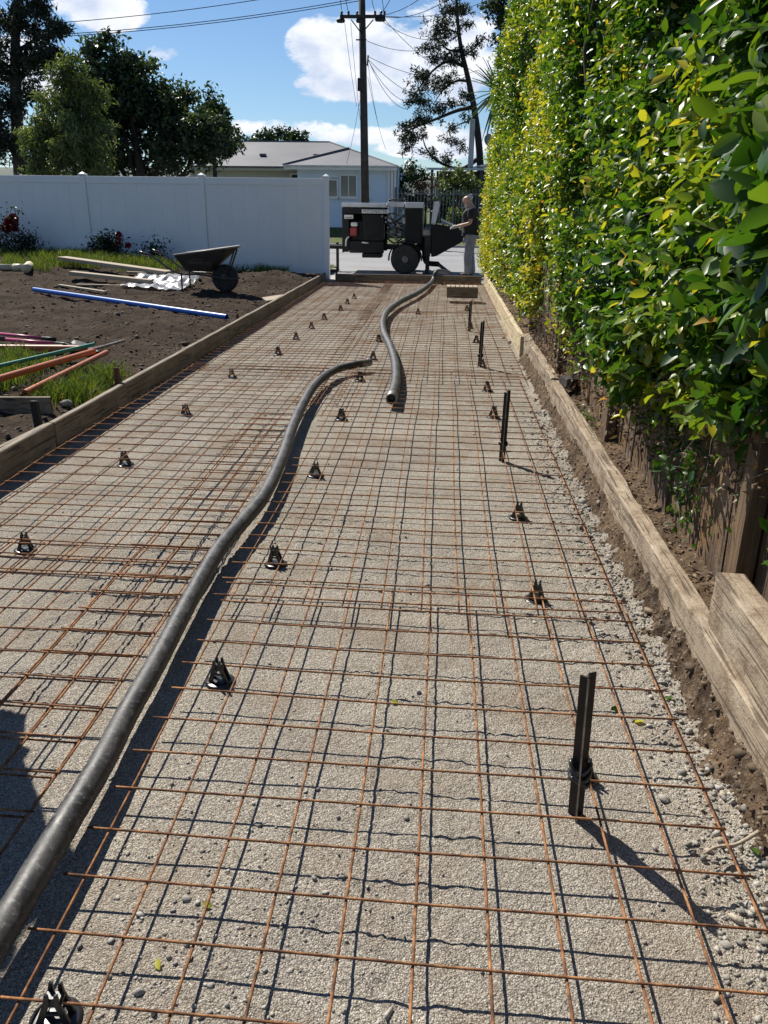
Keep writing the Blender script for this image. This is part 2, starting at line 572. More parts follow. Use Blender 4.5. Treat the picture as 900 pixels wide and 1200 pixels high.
    finish(nt, col, .85, n2, .6, .01, spec=.3)
    M['road'] = m
    M['concrete'] = simple('concrete', (.36, .35, .33), (.27, .26, .25), 3, .85, .4, 60, .005)
    m, nt = new_mat('lawn')
    v = coords(nt, rnd=False)
    n1, n2 = noise(nt, v, .5, 6), noise(nt, v, 9, 5, .7)
    col = nt.mix(nt.ramp(n1, ((.35, 0.0), (.65, 1.0))), (.07, .10, .024), (.12, .125, .04))
    col = nt.mix(nt.ramp(n2, ((.4, 0.0), (.65, .7))), col, (.035, .055, .014))
    finish(nt, col, .9, n2, .8, .06, spec=.2)
    M['lawn'] = m
    # house
    M['weatherboard'] = simple('weatherboard', (.62, .74, .90), (.57, .69, .85), 1.2, .55, .05, 8, .01)
    M['trim'] = simple('white_trim', (.76, .77, .78), (.7, .71, .72), 2, .5, .0)
    M['cream_wall'] = simple('cream_wall', (.55, .53, .45), (.48, .46, .4), 1.5, .6, .05, 8, .01)
    m, nt = new_mat('corrugated_roof')
    v = coords(nt, rnd=False)
    n1, n2 = noise(nt, v, .35, 5), noise(nt, v, 4, 5, .7)
    col = nt.mix(nt.ramp(n1, ((.35, 0.0), (.65, 1.0))), (.13, .135, .15), (.19, .19, .205))
    col = nt.mix(nt.ramp(n2, ((.55, 0.0), (.75, .5))), col, (.07, .055, .052))
    finish(nt, col, .7, None, spec=.25)
    M['roof'] = m
    M['roof_dark'] = simple('roof_flashing', (.07, .07, .08), (.1, .1, .11), 3, .5, .0)
    m, nt = new_mat('window_glass')
    finish(nt, (.02, .03, .045), .12, noise(nt, coords(nt), 1.3, 2), .03, .05, spec=.9)
    M['glass'] = m
    M['curtain'] = simple('curtain', (.55, .56, .58), (.42, .43, .45), 5, .9, .3, 12, .05, stretch=(6, 6, .4))
    M['dark_wall'] = simple('dark_wall', (.05, .055, .06), (.08, .08, .085), 2, .7, .1, 20, .01)
    M['fence_iron'] = simple('fence_iron', (.16, .165, .18), (.1, .1, .11), 6, .5, .0)
    M['chimney'] = simple('chimney_render', (.45, .46, .47), (.34, .35, .36), 3, .8, .3, 15, .02)
    M['dish'] = simple('dish_grey', (.28, .29, .31), (.22, .23, .25), 3, .5, .0)
    M['pole'] = wood('pole_timber', (.06, .05, .047), (.03, .027, .026), (.08, .07, .066), 2, .6, .85, .4)
    M['wire'] = simple('wire', (.012, .012, .014), (.016, .016, .016), 3, 1.0, .0, spec=0.0)
    M['ceramic'] = simple('insulator', (.07, .04, .03), (.1, .06, .05), 9, .3, .0)
    M['hill'] = simple('hill_bush', (.05, .075, .05), (.03, .05, .035), .02, .9, .5, .05, 3)
    # foliage
    M['hedge_leaf'] = leaf_mat('hedge_leaf', ((.0, (.008, .025, .006)), (.35, (.03, .09, .012)), (.62, (.095, .175, .018)), (.8, (.24, .30, .03)), (.92, (.46, .43, .05)), (1.0, (.42, .21, .055))), .38, .38, spec=.5)
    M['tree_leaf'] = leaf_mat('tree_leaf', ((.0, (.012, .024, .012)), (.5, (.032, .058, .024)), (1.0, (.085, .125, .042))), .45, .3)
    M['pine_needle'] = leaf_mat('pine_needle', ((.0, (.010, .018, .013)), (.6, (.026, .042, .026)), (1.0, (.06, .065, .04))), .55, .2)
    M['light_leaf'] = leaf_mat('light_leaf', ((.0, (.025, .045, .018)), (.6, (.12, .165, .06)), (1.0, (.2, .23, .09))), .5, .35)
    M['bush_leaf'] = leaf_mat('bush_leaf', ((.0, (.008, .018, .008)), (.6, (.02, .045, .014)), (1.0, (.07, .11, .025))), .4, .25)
    M['yucca_leaf'] = leaf_mat('yucca_leaf', ((.0, (.012, .035, .016)), (1.0, (.04, .09, .03))), .35, .2)
    M['grass'] = leaf_mat('grass_blade', ((.0, (.03, .055, .012)), (.5, (.085, .145, .024)), (.85, (.17, .2, .045)), (1.0, (.34, .3, .12))), .55, .35)
    M['dry_leaf'] = leaf_mat('dry_leaf', ((.0, (.05, .03, .02)), (.6, (.13, .08, .05)), (1.0, (.3, .22, .14))), .8, .1)
    M['petal'] = simple('red_petal', (.30, .008, .022), (.2, .006, .02), 20, .5, .1)
    M['skin'] = simple('skin', (.52, .30, .215), (.46, .25, .18), 12, .5, .1, 60, .002)
    M['tee'] = simple('black_tee', (.012, .012, .014), (.02, .02, .022), 14, .85, .3, 40, .01)
    M['trouser'] = simple('grey_trousers', (.24, .24, .25), (.18, .18, .19), 10, .9, .5, 14, .02)
    M['hair'] = simple('white_hair', (.62, .6, .57), (.45, .43, .41), 30, .8, .4, 90, .006)
    M['glove'] = simple('work_glove', (.5, .5, .5), (.35, .35, .36), 20, .8, .3)
    M['boot'] = simple('boot', (.07, .055, .045), (.04, .03, .025), 12, .7, .3)
    return M


M = make_materials()


# ------------------------------------------------------------------ the setting
def soil_z(x, y):
    x, y = np.asarray(x, float), np.asarray(y, float)
    z = .07 + .07 * sstep(2.45, 3.3, -x) * sstep(4.5, 7.5, y)
    z = z + .30 * sstep(3.6, 7.5, -x) * sstep(11.5, 16.5, y)
    z = z + .16 * np.exp(-(((x + 3.25) / .8) ** 2 + ((y - 15.6) / .9) ** 2))
    z = z + .05 * (fbm(x * .8, y * 4.5, s=4, o=3) - .5) * sstep(6, 8, y) + .10 * (fbm(x * 1.3, y * 1.3, s=3) - .5) + .08 * (fbm(x * 5, y * 5, s=5) - .5) + .035 * (fbm(x * 17, y * 17, s=6, o=2) - .5)
    return z


def drop(px, py, lift=0.0):
    d = ray(px, py)
    o = np.array([0, 0, CAM_H])
    lo, hi = 1.0, None
    for t in np.linspace(1.0, 40, 1600):
        p = o + t * d
        if p[2] < float(soil_z(p[0], p[1])) + lift:
            hi = t
            break
        lo = t
    if hi is None:
        return gp(px, py, .15)
    for _ in range(20):
        m = (lo + hi) / 2
        p = o + m * d
        if p[2] < float(soil_z(p[0], p[1])) + lift: hi = m
        else: lo = m
    return o + hi * d


def grid(xs, ys, zf):
    X, Y = np.meshgrid(xs, ys)
    Z = zf(X, Y)
    V = np.stack([X.ravel(), Y.ravel(), np.broadcast_to(Z, X.shape).ravel()], 1)
    nx, ny = len(xs), len(ys)
    i = np.arange(nx * ny).reshape(ny, nx)
    F = np.stack([i[:-1, :-1].ravel(), i[:-1, 1:].ravel(), i[1:, 1:].ravel(), i[1:, :-1].ravel()], 1)
    return V, F


def struct(name, V, F, m, smooth=True):
    o = link(name, np_mesh(name, V, F), m, smooth=smooth)
    o['kind'] = 'structure'
    return o


def pad_z(x, y):
    x, y = np.asarray(x, float), np.asarray(y, float)
    rough = .12 + 1.1 * sstep(.5, .64, fbm(x * 1.6, y * 1.1, s=11)) + 1.5 * sstep(.45, .8, x + .25 * (fbm(x * 2, y * 2, s=12) - .5)) * sstep(7, 5, y)
    z = .016 * (fbm(x * 2.3, y * 2.3, s=13) - .5) + rough * (.007 * (fbm(x * 24, y * 24, s=14, o=2) - .5) + .006 * (vnoise(x * 75, y * 75, s=15) - .5))
    z = z + .05 * sstep(.79, .9, x) * sstep(8.6, 7.6, y)
    return z


BANK_V = []


def build_setting():
    e = 2500.0
    o = struct('ground', np.array([(-e, -e, -.12), (e, -e, -.12), (e, e, -.12), (-e, e, -.12)]), np.array([(0, 1, 2, 3)]), M['lawn'])
    # gravel base of the drive
    ys = [.25]
    while ys[-1] < 17.25:
        ys.append(ys[-1] + max(.011, .0046 * ys[-1]))
    V, F = grid(np.linspace(-2.44, .92, 290), np.array(ys), pad_z)
    pad = struct('gravel_driveway', V, F, M['gravel'])
    # left garden soil
    xs = np.concatenate([np.arange(-16, -7, .14), np.arange(-7, -2.43, .045)])
    ysl = [1.2]
    while ysl[-1] < 18.2:
        ysl.append(ysl[-1] + max(.03, .006 * ysl[-1]))
    V, F = grid(xs, np.array(ysl), soil_z)
    soil = struct('soil_bed', V, F, M['soil'])
    # strip of earth between the sleepers and the paling fence, running back under the hedge
    xs = np.concatenate([np.arange(.925, 1.12, .012), np.arange(1.12, 3.2, .15)])
    V, F = grid(xs, np.arange(.3, 18.0, .03), lambda X, Y: .165 + .05 * (fbm(X * 9, Y * 9, s=21) - .5) + .03 * (fbm(X * 40, Y * 40, s=22, o=2) - .5) + .05 * sstep(1.0, 1.15, X))
    strip = struct('hedge_bed', V, F, M['bank'])
    # raw bank cut below the sleepers
    def bank(X, Y):
        t = (X - .765) / (.90 - .765)
        edge = .02 * (fbm(Y * 6, 0, s=31) - .5)
        z = (.02 + .115 * sstep(.30, .85, t + edge * 6)) * sstep(8.7, 8.2, Y)
        return z - .03 + .045 * (fbm(X * 22, Y * 16, s=32) - .5) * sstep(0, .3, t) * 1.7 + .018 * (vnoise(X * 80, Y * 80, s=33) - .5)
    V, F = grid(np.linspace(.765, .90, 30), np.arange(.3, 8.7, .011), bank)
    # push the face about sideways as well so that it is not a ruled surface
    V[:, 0] += .018 * (fbm(V[:, 1] * 20, V[:, 2] * 25, s=34) - .5) * sstep(.79, .83, V[:, 0]) * sstep(.9, .87, V[:, 0])
    BANK_V.append(V.copy())
    struct('earth_bank', V, F, M['bank'])
    # street
    V, F = grid(np.linspace(-60, 60, 61), np.linspace(17.2, 33.0, 20), lambda X, Y: -.012 + .02 * np.sin((Y - 17.2) / 15.8 * np.pi) + 0 * X)
    struct('road', V, F, M['road'])
    # far verge rising to the houses
    V, F = grid(np.linspace(-70, 70, 90), np.concatenate([np.linspace(33.2, 42, 30), np.linspace(43, 120, 30)]), lambda X, Y: .06 + .55 * sstep(33.2, 39.5, Y) + .03 * (fbm(X, Y, s=41) - .5))
    struct('far_lawn', V, F, M['lawn'])
    mb = MB()
    for i in range(60):
        mb.bbox((-60 + 2 * i + .006, 33.0, -.1), (-58 + 2 * i - .006, 33.18, .075))
    k = mb.build('far_kerb', M['concrete'], bevel=.02)
    k['kind'] = 'structure'
    # near verge left of the crossing and a concrete strip
    V, F = grid(np.linspace(-30, -2.55, 120), np.linspace(17.95, 20.6, 24), lambda X, Y: .03 + .07 * sstep(20.6, 20.0, Y) + .03 * (fbm(X * 4, Y * 4, s=43) - .5))
    struct('near_verge', V, F, M['lawn'])
    V, F = grid(np.linspace(-2.75, 6, 30), np.linspace(17.22, 18.7, 10), lambda X, Y: .008 + .01 * (fbm(X * 3, Y * 3, s=44) - .5))
    struct('footpath', V, F, M['concrete'])
    # distant hills
    xs = np.linspace(-900, 900, 90)
    V, F = grid(xs, np.linspace(900, 1500, 12), lambda X, Y: -2 + sstep(900, 1200, Y) * (22 + 45 * fbm(X * .004, Y * .004, s=51)))
    struct('hills', V, F, M['hill'])
    return pad, soil, strip


PAD, SOIL, STRIP = build_setting()

ICO_V = None


def ico():
    bm = bmesh.new()
    bmesh.ops.create_icosphere(bm, subdivisions=1, radius=1)
    V = np.array([v.co[:] for v in bm.verts])
    F = np.array([[v.index for v in f.verts] for f in bm.faces])
    bm.free()
    return V, F


ICO = ico()


def scatter_stones(P, size, rng):
    """one lumpy stone at each point"""
    n = len(P)
    V0, F0 = ICO
    k = len(V0)
    sc = size[:, None] * rng.uniform(.45, 1.2, (n, 3))
    sc[:, 2] *= .7
    V = V0[None] * rng.uniform(.5, 1.3, (n, k, 1)) * sc[:, None, :]
    a = rng.uniform(0, 6.28, n)
    c, s = np.cos(a)[:, None], np.sin(a)[:, None]
    x, y = V[:, :, 0] * c - V[:, :, 1] * s, V[:, :, 0] * s + V[:, :, 1] * c
    V = np.stack([x, y, V[:, :, 2]], 2) + P[:, None, :]
    F = F0[None] + (np.arange(n) * k)[:, None, None]
    return V.reshape(-1, 3), F.reshape(-1, 3)


def stuff_part(name, V, F, m, parent, tone=None):
    me = np_mesh(name, V, F)
    if tone is not None:
        at = me.attributes.new('tone', 'FLOAT', 'POINT')
        at.data.foreach_set('value', np.ascontiguousarray(tone, np.float32))
    o = link(name, me, m, parent)
    o['kind'] = 'stuff'
    return o


def build_stones():
    rng = np.random.default_rng(3)
    # loose chips on the gravel: along the right edge, in the loosened patch, thinly elsewhere
    P = []
    n = 4200
    y = .7 + rng.power(.6, n) * 5.5
    x = .84 - np.abs(rng.normal(0, .10, n))
    P.append(np.stack([x, y], 1))
    n = 700
    P.append(np.stack([rng.normal(-.42, .2, n), rng.normal(1.2, .3, n)], 1))
    n = 2600
    P.append(np.stack([rng.uniform(-2.35, .75, n), .8 + rng.power(.55, n) * 9], 1))
    P = np.vstack(P)
    P = P[(P[:, 1] > .6) & (P[:, 0] > -2.38) & (P[:, 0] < .87)]
    size = rng.gamma(1.5, .0016, len(P)) + .0018
    edge = P[:, 0] > .6
    size[edge] *= 1.45
    z = pad_z(P[:, 0], P[:, 1]) + size * .22
    V, F = scatter_stones(np.column_stack([P, z]), size, rng)
    stuff_part('loose_chips', V, F, M['stone'], PAD)
    # clods on the dark soil
    n = 14000
    x = -2.5 - rng.power(.7, n) * 7
    y = 3 + rng.power(.8, n) * 14
    size = rng.gamma(1.3, .006, n) + .003
    keep = size < .06
    x, y, size = x[keep], y[keep], size[keep]
    V, F = scatter_stones(np.column_stack([x, y, soil_z(x, y) + size * .15]), size, rng)
    stuff_part('soil_clods', V, F, M['clod'], SOIL)
    # crumbs at the foot and on the face of the earth bank, and bark litter on the hedge bed
    n = 6000
    BV = BANK_V[0]
    BV = BV[(BV[:, 1] < 8) & (BV[:, 0] < .885)]
    w = 1 / BV[:, 1]
    pick = BV[rng.choice(len(BV), n, p=w / w.sum())]
    size = rng.gamma(1.3, .003, n) + .0015
    V, F = scatter_stones(pick + rng.normal(0, .002, (n, 3)), size, rng)
    stuff_part('bank_crumbs', V, F, M['bank_clod'], bpy.data.objects['earth_bank'])
    # some stones big enough to pick out
    for (px, py, s, z) in ((778, 938, .022, .0), (683, 588, .034, .03), (690, 596, .02, .02), (637, 483, .04, .03), (631, 492, .028, .02), (597, 402, .05, .03),
                           (590, 396, .035, .03), (812, 786, .014, .0), (163, 1164, .014, .0), (180, 1188, .014, .0), (766, 995, .012, 0), (838, 1192, .013, 0), (870, 985, .016, 0)):
        p = gp(px, py, z)
        p[2] = max(float(pad_z(min(p[0], .91), p[1])), z - .01) + s * .35
        V, F = scatter_stones(np.array([[0, 0, 0.]]), np.array([s]), rng)
        o = link('stone', np_mesh('stone', V, F), M['stone'], loc=p)
        md = o.modifiers.new('s', 'SUBSURF'); md.levels = 1; md.render_levels = 1
        if py < 500: tag(o, 'pale loose stone at the foot of the timber retaining sleepers', 'stone', 'stones along the sleepers')
        elif px in (683, 690): tag(o, 'chalky lump of broken concrete fallen against the earth bank', 'stone', 'stones along the sleepers')
        elif px < 200: tag(o, 'small pale stone on the loosened gravel beside the hose', 'stone', 'stones beside the hose')
        else: tag(o, 'tan stone lying among grey chips at the gravel edge', 'stone', 'stones at the gravel edge')


build_stones()


# ------------------------------------------------------------------ reinforcing mesh
def mesh_z(x, y, seed):
    return .055 + .022 * (fbm(np.asarray(x) * .9, np.asarray(y) * .9, s=60 + seed, o=2) - .5)


def rebar_sheet(label, x0, nx, y0, y1, dz, seed, skew=-.0204, r=.0034):
    ny = int(round((y1 - y0) / .15))
    root = thing('reinforcing_mesh', label, 'steel mesh', (x0 + .075 * (nx - 1), y0, 0), group='sheets of reinforcing mesh on the gravel')
    rx, ry = root.location[0], root.location[1]
    rng = random.Random(seed)
    for c in range(nx):
        X = x0 + .15 * c
        yy = np.linspace(y0 - .03, y0 + .15 * ny + .03, max(12, int(ny * 1.2)))
        jit = [rng.uniform(-.004, .004) for _ in range(3)]
        xx = X + jit[0] + .006 * np.sin(yy * 1.3 + seed + c * .7)
        sk = skew * (X + .31)
        zz = mesh_z(xx, yy, seed) + dz
        mb = MB().tube(np.stack([xx - rx, yy + sk - ry, zz], 1), r, 6)
        mb.build('bar', M['rust'], root, smooth=True)
    for k in range(ny + 1):
        Y = y0 + .15 * k + rng.uniform(-.003, .003)
        e0, e1 = rng.uniform(.03, .06) if x0 > -2 else rng.uniform(.004, .015), rng.uniform(.004, .02)
        xx = np.linspace(x0 - e0, x0 + .15 * (nx - 1) + e1, max(8, int(nx * 1.1)))
        yy = Y + skew * (xx + .31) + .003 * np.sin(xx * 3 + k)
        zz = mesh_z(xx, yy, seed) + dz + 2 * r
        mb = MB().tube(np.stack([xx - rx, yy - ry, zz], 1), r * .9, 6)
        mb.build('bar', M['rust'], root, smooth=True)
    return root


def build_rebar():
    R0 = 1.192
    rebar_sheet('rusty steel mesh sheet passing under the foot of the tall split stake', -.76, 11, R0 - .6, R0 + .15 * 11, 0, 1)
    rebar_sheet('rusty mesh sheet between the hose curve and the stake with a thin shadow', -.79, 11, R0 + .15 * 10.25, R0 + .15 * 41, .010, 2)
    rebar_sheet('rusty mesh sheet under the open end of the street hose', -.74, 11, 7.2, 11.85, .0, 3)
    rebar_sheet('rusty mesh sheet around the slatted wooden box', -.70, 11, 11.65, 16.6, .010, 4)
    rebar_sheet('rusty mesh sheet between the form board and the thick rubber hose', -2.34, 10, .75, 3.1, 0, 5)
    rebar_sheet('rusty mesh sheet along the form board beside the coloured pipes', -2.31, 10, 2.86, 7.36, .010, 6)
    rebar_sheet('rusty mesh sheet along the form board next to the blue pipe', -2.34, 10, 7.2, 11.85, .0, 7)
    rebar_sheet('rusty mesh sheet along the form board nearest the white fence', -2.30, 10, 11.7, 16.65, .010, 8)
    rebar_sheet('narrow strip of rusty mesh lapped beneath the thick rubber hose', -1.27, 3, .9, 5.6, .018, 9)
    rebar_sheet('narrow strip of rusty mesh lapped down the middle of the drive', -1.06, 3, 5.9, 16.5, .018, 10)


build_rebar()


# ------------------------------------------------------------------ bar chairs
def make_chair():
    t = thing('bar_chair', 'small black plastic bar chair with round foot holding up the steel mesh', 'bar chair', group='black bar chairs under the mesh')
    MB().lathe([(.0, 0), (.043, 0), (.045, .003), (.038, .006), (.012, .008), (.0, .008)], 18).build('foot', M['black_plastic'], t, smooth=True)
    for s in (-1, 1):
        mb = MB()
        mb.prism([(-.031, .006), (-.017, .006), (-.003, .056), (-.005, .074), (-.011, .076), (-.014, .056)], s * .012 - .003, s * .012 + .003)
        mb.prism([(.031, .006), (.017, .006), (.003, .056), (.005, .074), (.011, .076), (.014, .056)], s * .012 - .003, s * .012 + .003)
        mb.bbox((-.02, s * .012 - .003, .028), (.02, s * .012 + .003, .034))
        mb.build('leg', M['black_plastic'], t, bevel=.001)
    mb = MB()
    for z in (.03, .052):
        for x in (-.012, .012):
            mb.bbox((x - .004, -.0095, z - .003), (x + .004, .0095, z + .003))
    mb.bbox((-.0135, -.0085, .040), (.0135, .0085, .060))
    mb.build('saddle', M['black_plastic'], t, bevel=.001)
    return t


CHAIRS = [(258, 800), (323, 662), (370, 558), (400, 492), (422, 447), (437, 421), (444, 400), (30, 645), (147, 545), (218, 487), (272, 443), (326, 416), (347, 398),
          (365, 385), (380, 374), (399, 364), (407, 356), (415, 350), (490, 368), (607, 607), (628, 702), (578, 489), (571, 458), (565, 430), (558, 402), (551, 385), (547, 364), (683, 912), (66, 1196)]


def build_chairs():
    proto = make_chair()
    rng = random.Random(4)
    for i, (px, py) in enumerate(CHAIRS):
        o = proto if i == 0 else copy_tree(proto)
        p = gp(px, py)
        o.location = (p[0], p[1], float(pad_z(p[0], p[1])) + .001)
        o.rotation_euler = (rng.uniform(-.06, .06), rng.uniform(-.06, .06), rng.uniform(-.5, .5))
        s = 1.12 if i not in (27,) else .95
        o.scale = (s, s, s)
        row = 'beside the form board' if p[0] < -1.35 else ('along the rubber hoses' if p[0] < .0 else 'beside the steel stakes')
        o['label'] = 'small black plastic bar chair in the row ' + row
        o['group'] = 'black bar chairs ' + row
        if i == 27:
            o['label'] = 'black plastic bar chair standing right behind the tall split stake'
            del o['group']


build_chairs()


# ------------------------------------------------------------------ steel stakes
def build_stakes():
    def stake(p, top, label, ties=1, rz=0.0, group=None):
        t = thing('steel_stake', label, 'stake', p, rz, group)
        h = top[2]
        lean = np.array([top[0] - p[0], 0, 0])
        mb = MB()
        n = 6
        for a in (262, 25, 148):
            d = np.array([math.cos(rad(a)), math.sin(rad(a))])
            q = np.array([-d[1], d[0]]) * .0028
            prof = [d * .0 + q, d * .0215 + q * .8, d * .0215 - q * .8, d * .0 - q]
            V = []
            for z in (-.06, h - .012 * (a == 148), ):
                for c in prof:
                    V.append((c[0] + lean[0] * max(z, 0) / h, c[1], z))
            mb.add(V, [(0, 1, 5, 4), (1, 2, 6, 5), (2, 3, 7, 6), (3, 0, 4, 7), (0, 3, 2, 1), (4, 5, 6, 7)])
        mb.build('shaft', M['stake'], t, bevel=.0012)
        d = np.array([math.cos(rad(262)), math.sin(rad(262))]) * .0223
        MB().beam((d[0], d[1], .0), (d[0] + lean[0], d[1], h - .004), .004, .0022, (d[0], d[1], 0)).build('edge_highlight', M['steel'], t)  # pale steel strip paints a highlight down the camera-facing flange
        for k in range(ties):
            z = .115 + .02 * k
            mb = MB()
            pts = [(.025 * math.cos(a) + lean[0] * z / h, .021 * math.sin(a) + .003, z + .012 * math.sin(a * 2 + k)) for a in np.linspace(0, 6.28, 14)]
            mb.tube(pts, .006, 6)
            mb.build('tie', M['black_plastic'], t, smooth=True)
        return t
    for (b, tp, lab, ties, rz) in (((675, 957), (690, 790), 'tall split black steel stake casting a long shadow on bare gravel', 3, -.03),
                                   ((588, 540), (595, 457), 'black steel stake beside the chalky lump, second along the sleepers', 1, .05),
                                   ((562, 430), (566, 376), 'rust-tinged steel stake, third along the timber sleepers', 1, .1),
                                   ((550, 388), (552, 352), 'short steel stake in front of the slatted wooden box', 0, .2)):
        p = gp(*b)
        q = at_depth(*tp, p[1])
        p[2] = float(pad_z(p[0], p[1]))
        stake(p, q, lab, ties, rz)


build_stakes()


# ------------------------------------------------------------------ concrete hoses
def ring(mb, c, d, r0, r1, L, n=20):
    """open pipe end: outer radius r0, inner r1, length L along d"""
    c, d = np.array(c, float), np.array(d, float)
    d /= np.linalg.norm(d)
    s = np.cross(d, (0, 0, 1.0))
    s /= np.linalg.norm(s)
    u = np.cross(s, d)
    V = []
    prof = [(r0 * .97, -L), (r0, -L + .006), (r0, -L * .6), (r0 * .94, -L * .55), (r0 * .94, -L * .3), (r0, -L * .25), (r0, -.004), (r0 - .004, 0), (r1, 0), (r1, -L * .9), (0.0005, -L * .9)]
    for rr, h in prof:
        for k in range(n):
            a = 2 * math.pi * k / n
            V.append(c + d * h + rr * (math.cos(a) * s + math.sin(a) * u))
    m = len(prof)
    F = [(i * n + k, i * n + (k + 1) % n, (i + 1) * n + (k + 1) % n, (i + 1) * n + k) for i in range(m - 1) for k in range(n)]
    mb.add(V, F)
    return mb


def hose_body(pts, r, seed):
    P = spline(pts, 14)
    # even steps
    s = np.concatenate([[0], np.cumsum(np.linalg.norm(np.diff(P, axis=0), axis=1))])
    t = np.arange(0, s[-1], .02)
    P = np.stack([np.interp(t, s, P[:, k]) for k in range(3)], 1)
    rr = r * (1 - .025 * (np.mod(np.round(t / .02), 4) == 0) + .05 * (fbm(t * 6, 0, s=seed) - .5))
    return MB().tube(P, rr, 20), P


def build_hoses():
    r = .035
    zc = .055 + r - .006
    near = [(3, 1088), (38, 1030), (76, 966), (117, 898), (150, 835), (187, 770), (224, 700), (256, 645), (284, 612), (310, 580), (330, 538), (343, 500), (358, 468), (372, 448), (392, 434), (413, 428), (430, 425)]
    pts = [gp(x, y, zc) for x, y in near]
    d = pts[0] - pts[1]
    d /= np.linalg.norm(d)
    d[2] = .02
    pts = [pts[0] + d * 1.1, pts[0] + d * .5] + pts
    t = thing('concrete_hose', 'thick dusty black rubber hose snaking down the middle of the mesh', 'hose', (pts[8][0], pts[8][1], 0))
    org = np.array(t.location)
    mb, P = hose_body([p - org for p in pts], r, 71)
    mb.build('hose_body', M['hose'], t, smooth=True)
    e = P[-1] - P[-6]
    ring(MB(), P[-1] + e / np.linalg.norm(e) * .05, e, r * 1.1, r * .8, .13).build('coupling', M['steel'], t, smooth=True)
    far = [(459, 466), (464, 447), (463, 425), (457, 405), (450, 390), (449, 376), (455, 364), (470, 353), (488, 344), (500, 336), (507, 329)]
    pts = [gp(x, y, zc) for x, y in far]
    # over the end form board and up to the pump outlet
    pts += [np.array([-.12, 17.0, .24]), np.array([.02, 17.7, .20]), np.array([.16, 18.4, .12]), np.array([.10, 19.2, .10]), np.array([-.1, 19.9, .2])]
    t = thing('concrete_hose', 'grey rubber hose with an open steel end running out to the street pump', 'hose', (pts[2][0], pts[2][1], 0))
    org = np.array(t.location)
    mb, P = hose_body([p - org for p in pts], r * 1.2, 72)
    mb.build('hose_body', M['hose'], t, smooth=True)
    e = P[0] - P[5]
    ring(MB(), P[0] + e / np.linalg.norm(e) * .05, e, r * 1.3, r * 1.0, .13).build('coupling', M['steel'], t, smooth=True)


build_hoses()


# ------------------------------------------------------------------ form boards, pegs, sleepers
def rough_beam(name, a, b, m, amp=.004, step=.06, seed=0, parent=None, freq=9, chip=.0):
    """axis-aligned timber from corner a to corner b, long along y, with uneven faces"""
    (x0, y0, z0), (x1, y1, z1) = a, b
    ny = max(3, int((y1 - y0) / step))
    c = .006
    sec = []
    nx, nz = 3, max(4, int((z1 - z0) / .03))
    for t in np.linspace(0, 1, nx): sec.append((x0 + c + (x1 - x0 - 2 * c) * t, z0))
    for t in np.linspace(0, 1, nz): sec.append((x1, z0 + c + (z1 - z0 - 2 * c) * t))
    for t in np.linspace(1, 0, nx): sec.append((x0 + c + (x1 - x0 - 2 * c) * t, z1))
    for t in np.linspace(1, 0, nz): sec.append((x0, z0 + c + (z1 - z0 - 2 * c) * t))
    sec = np.array(sec)
    k = len(sec)
    cy = sec.mean(0)
    V = []
    for y in np.linspace(y0, y1, ny):
        n = (fbm(sec[:, 0] * freq * 2, y * freq * .4, sec[:, 1] * freq * 2, seed) - .5) * 2 * amp
        big = (fbm(y * 1.5, 0, s=seed + 9) - .5) * amp * 2
        q = sec + (sec - cy) / np.linalg.norm(sec - cy, axis=1)[:, None] * n[:, None]
        bite = chip * sstep(.62, .8, fbm(sec[:, 0] * 3, y * 3, sec[:, 1] * 6, seed + 5))
        q = q + (cy - sec) / np.linalg.norm(sec - cy, axis=1)[:, None] * bite[:, None]
        for p in q: V.append((p[0] + big, y, p[1]))
    F = [(i * k + j, (i + 1) * k + j, (i + 1) * k + (j + 1) % k, i * k + (j + 1) % k) for i in range(ny - 1) for j in range(k)]
    F += [tuple(range(k)), tuple((ny - 1) * k + j for j in range(k - 1, -1, -1))]
    mb = MB().add(V, F)
    org = ((x0 + x1) / 2, (y0 + y1) / 2, z0) if parent is None else None
    return mb.build(name, m, parent, origin=org)


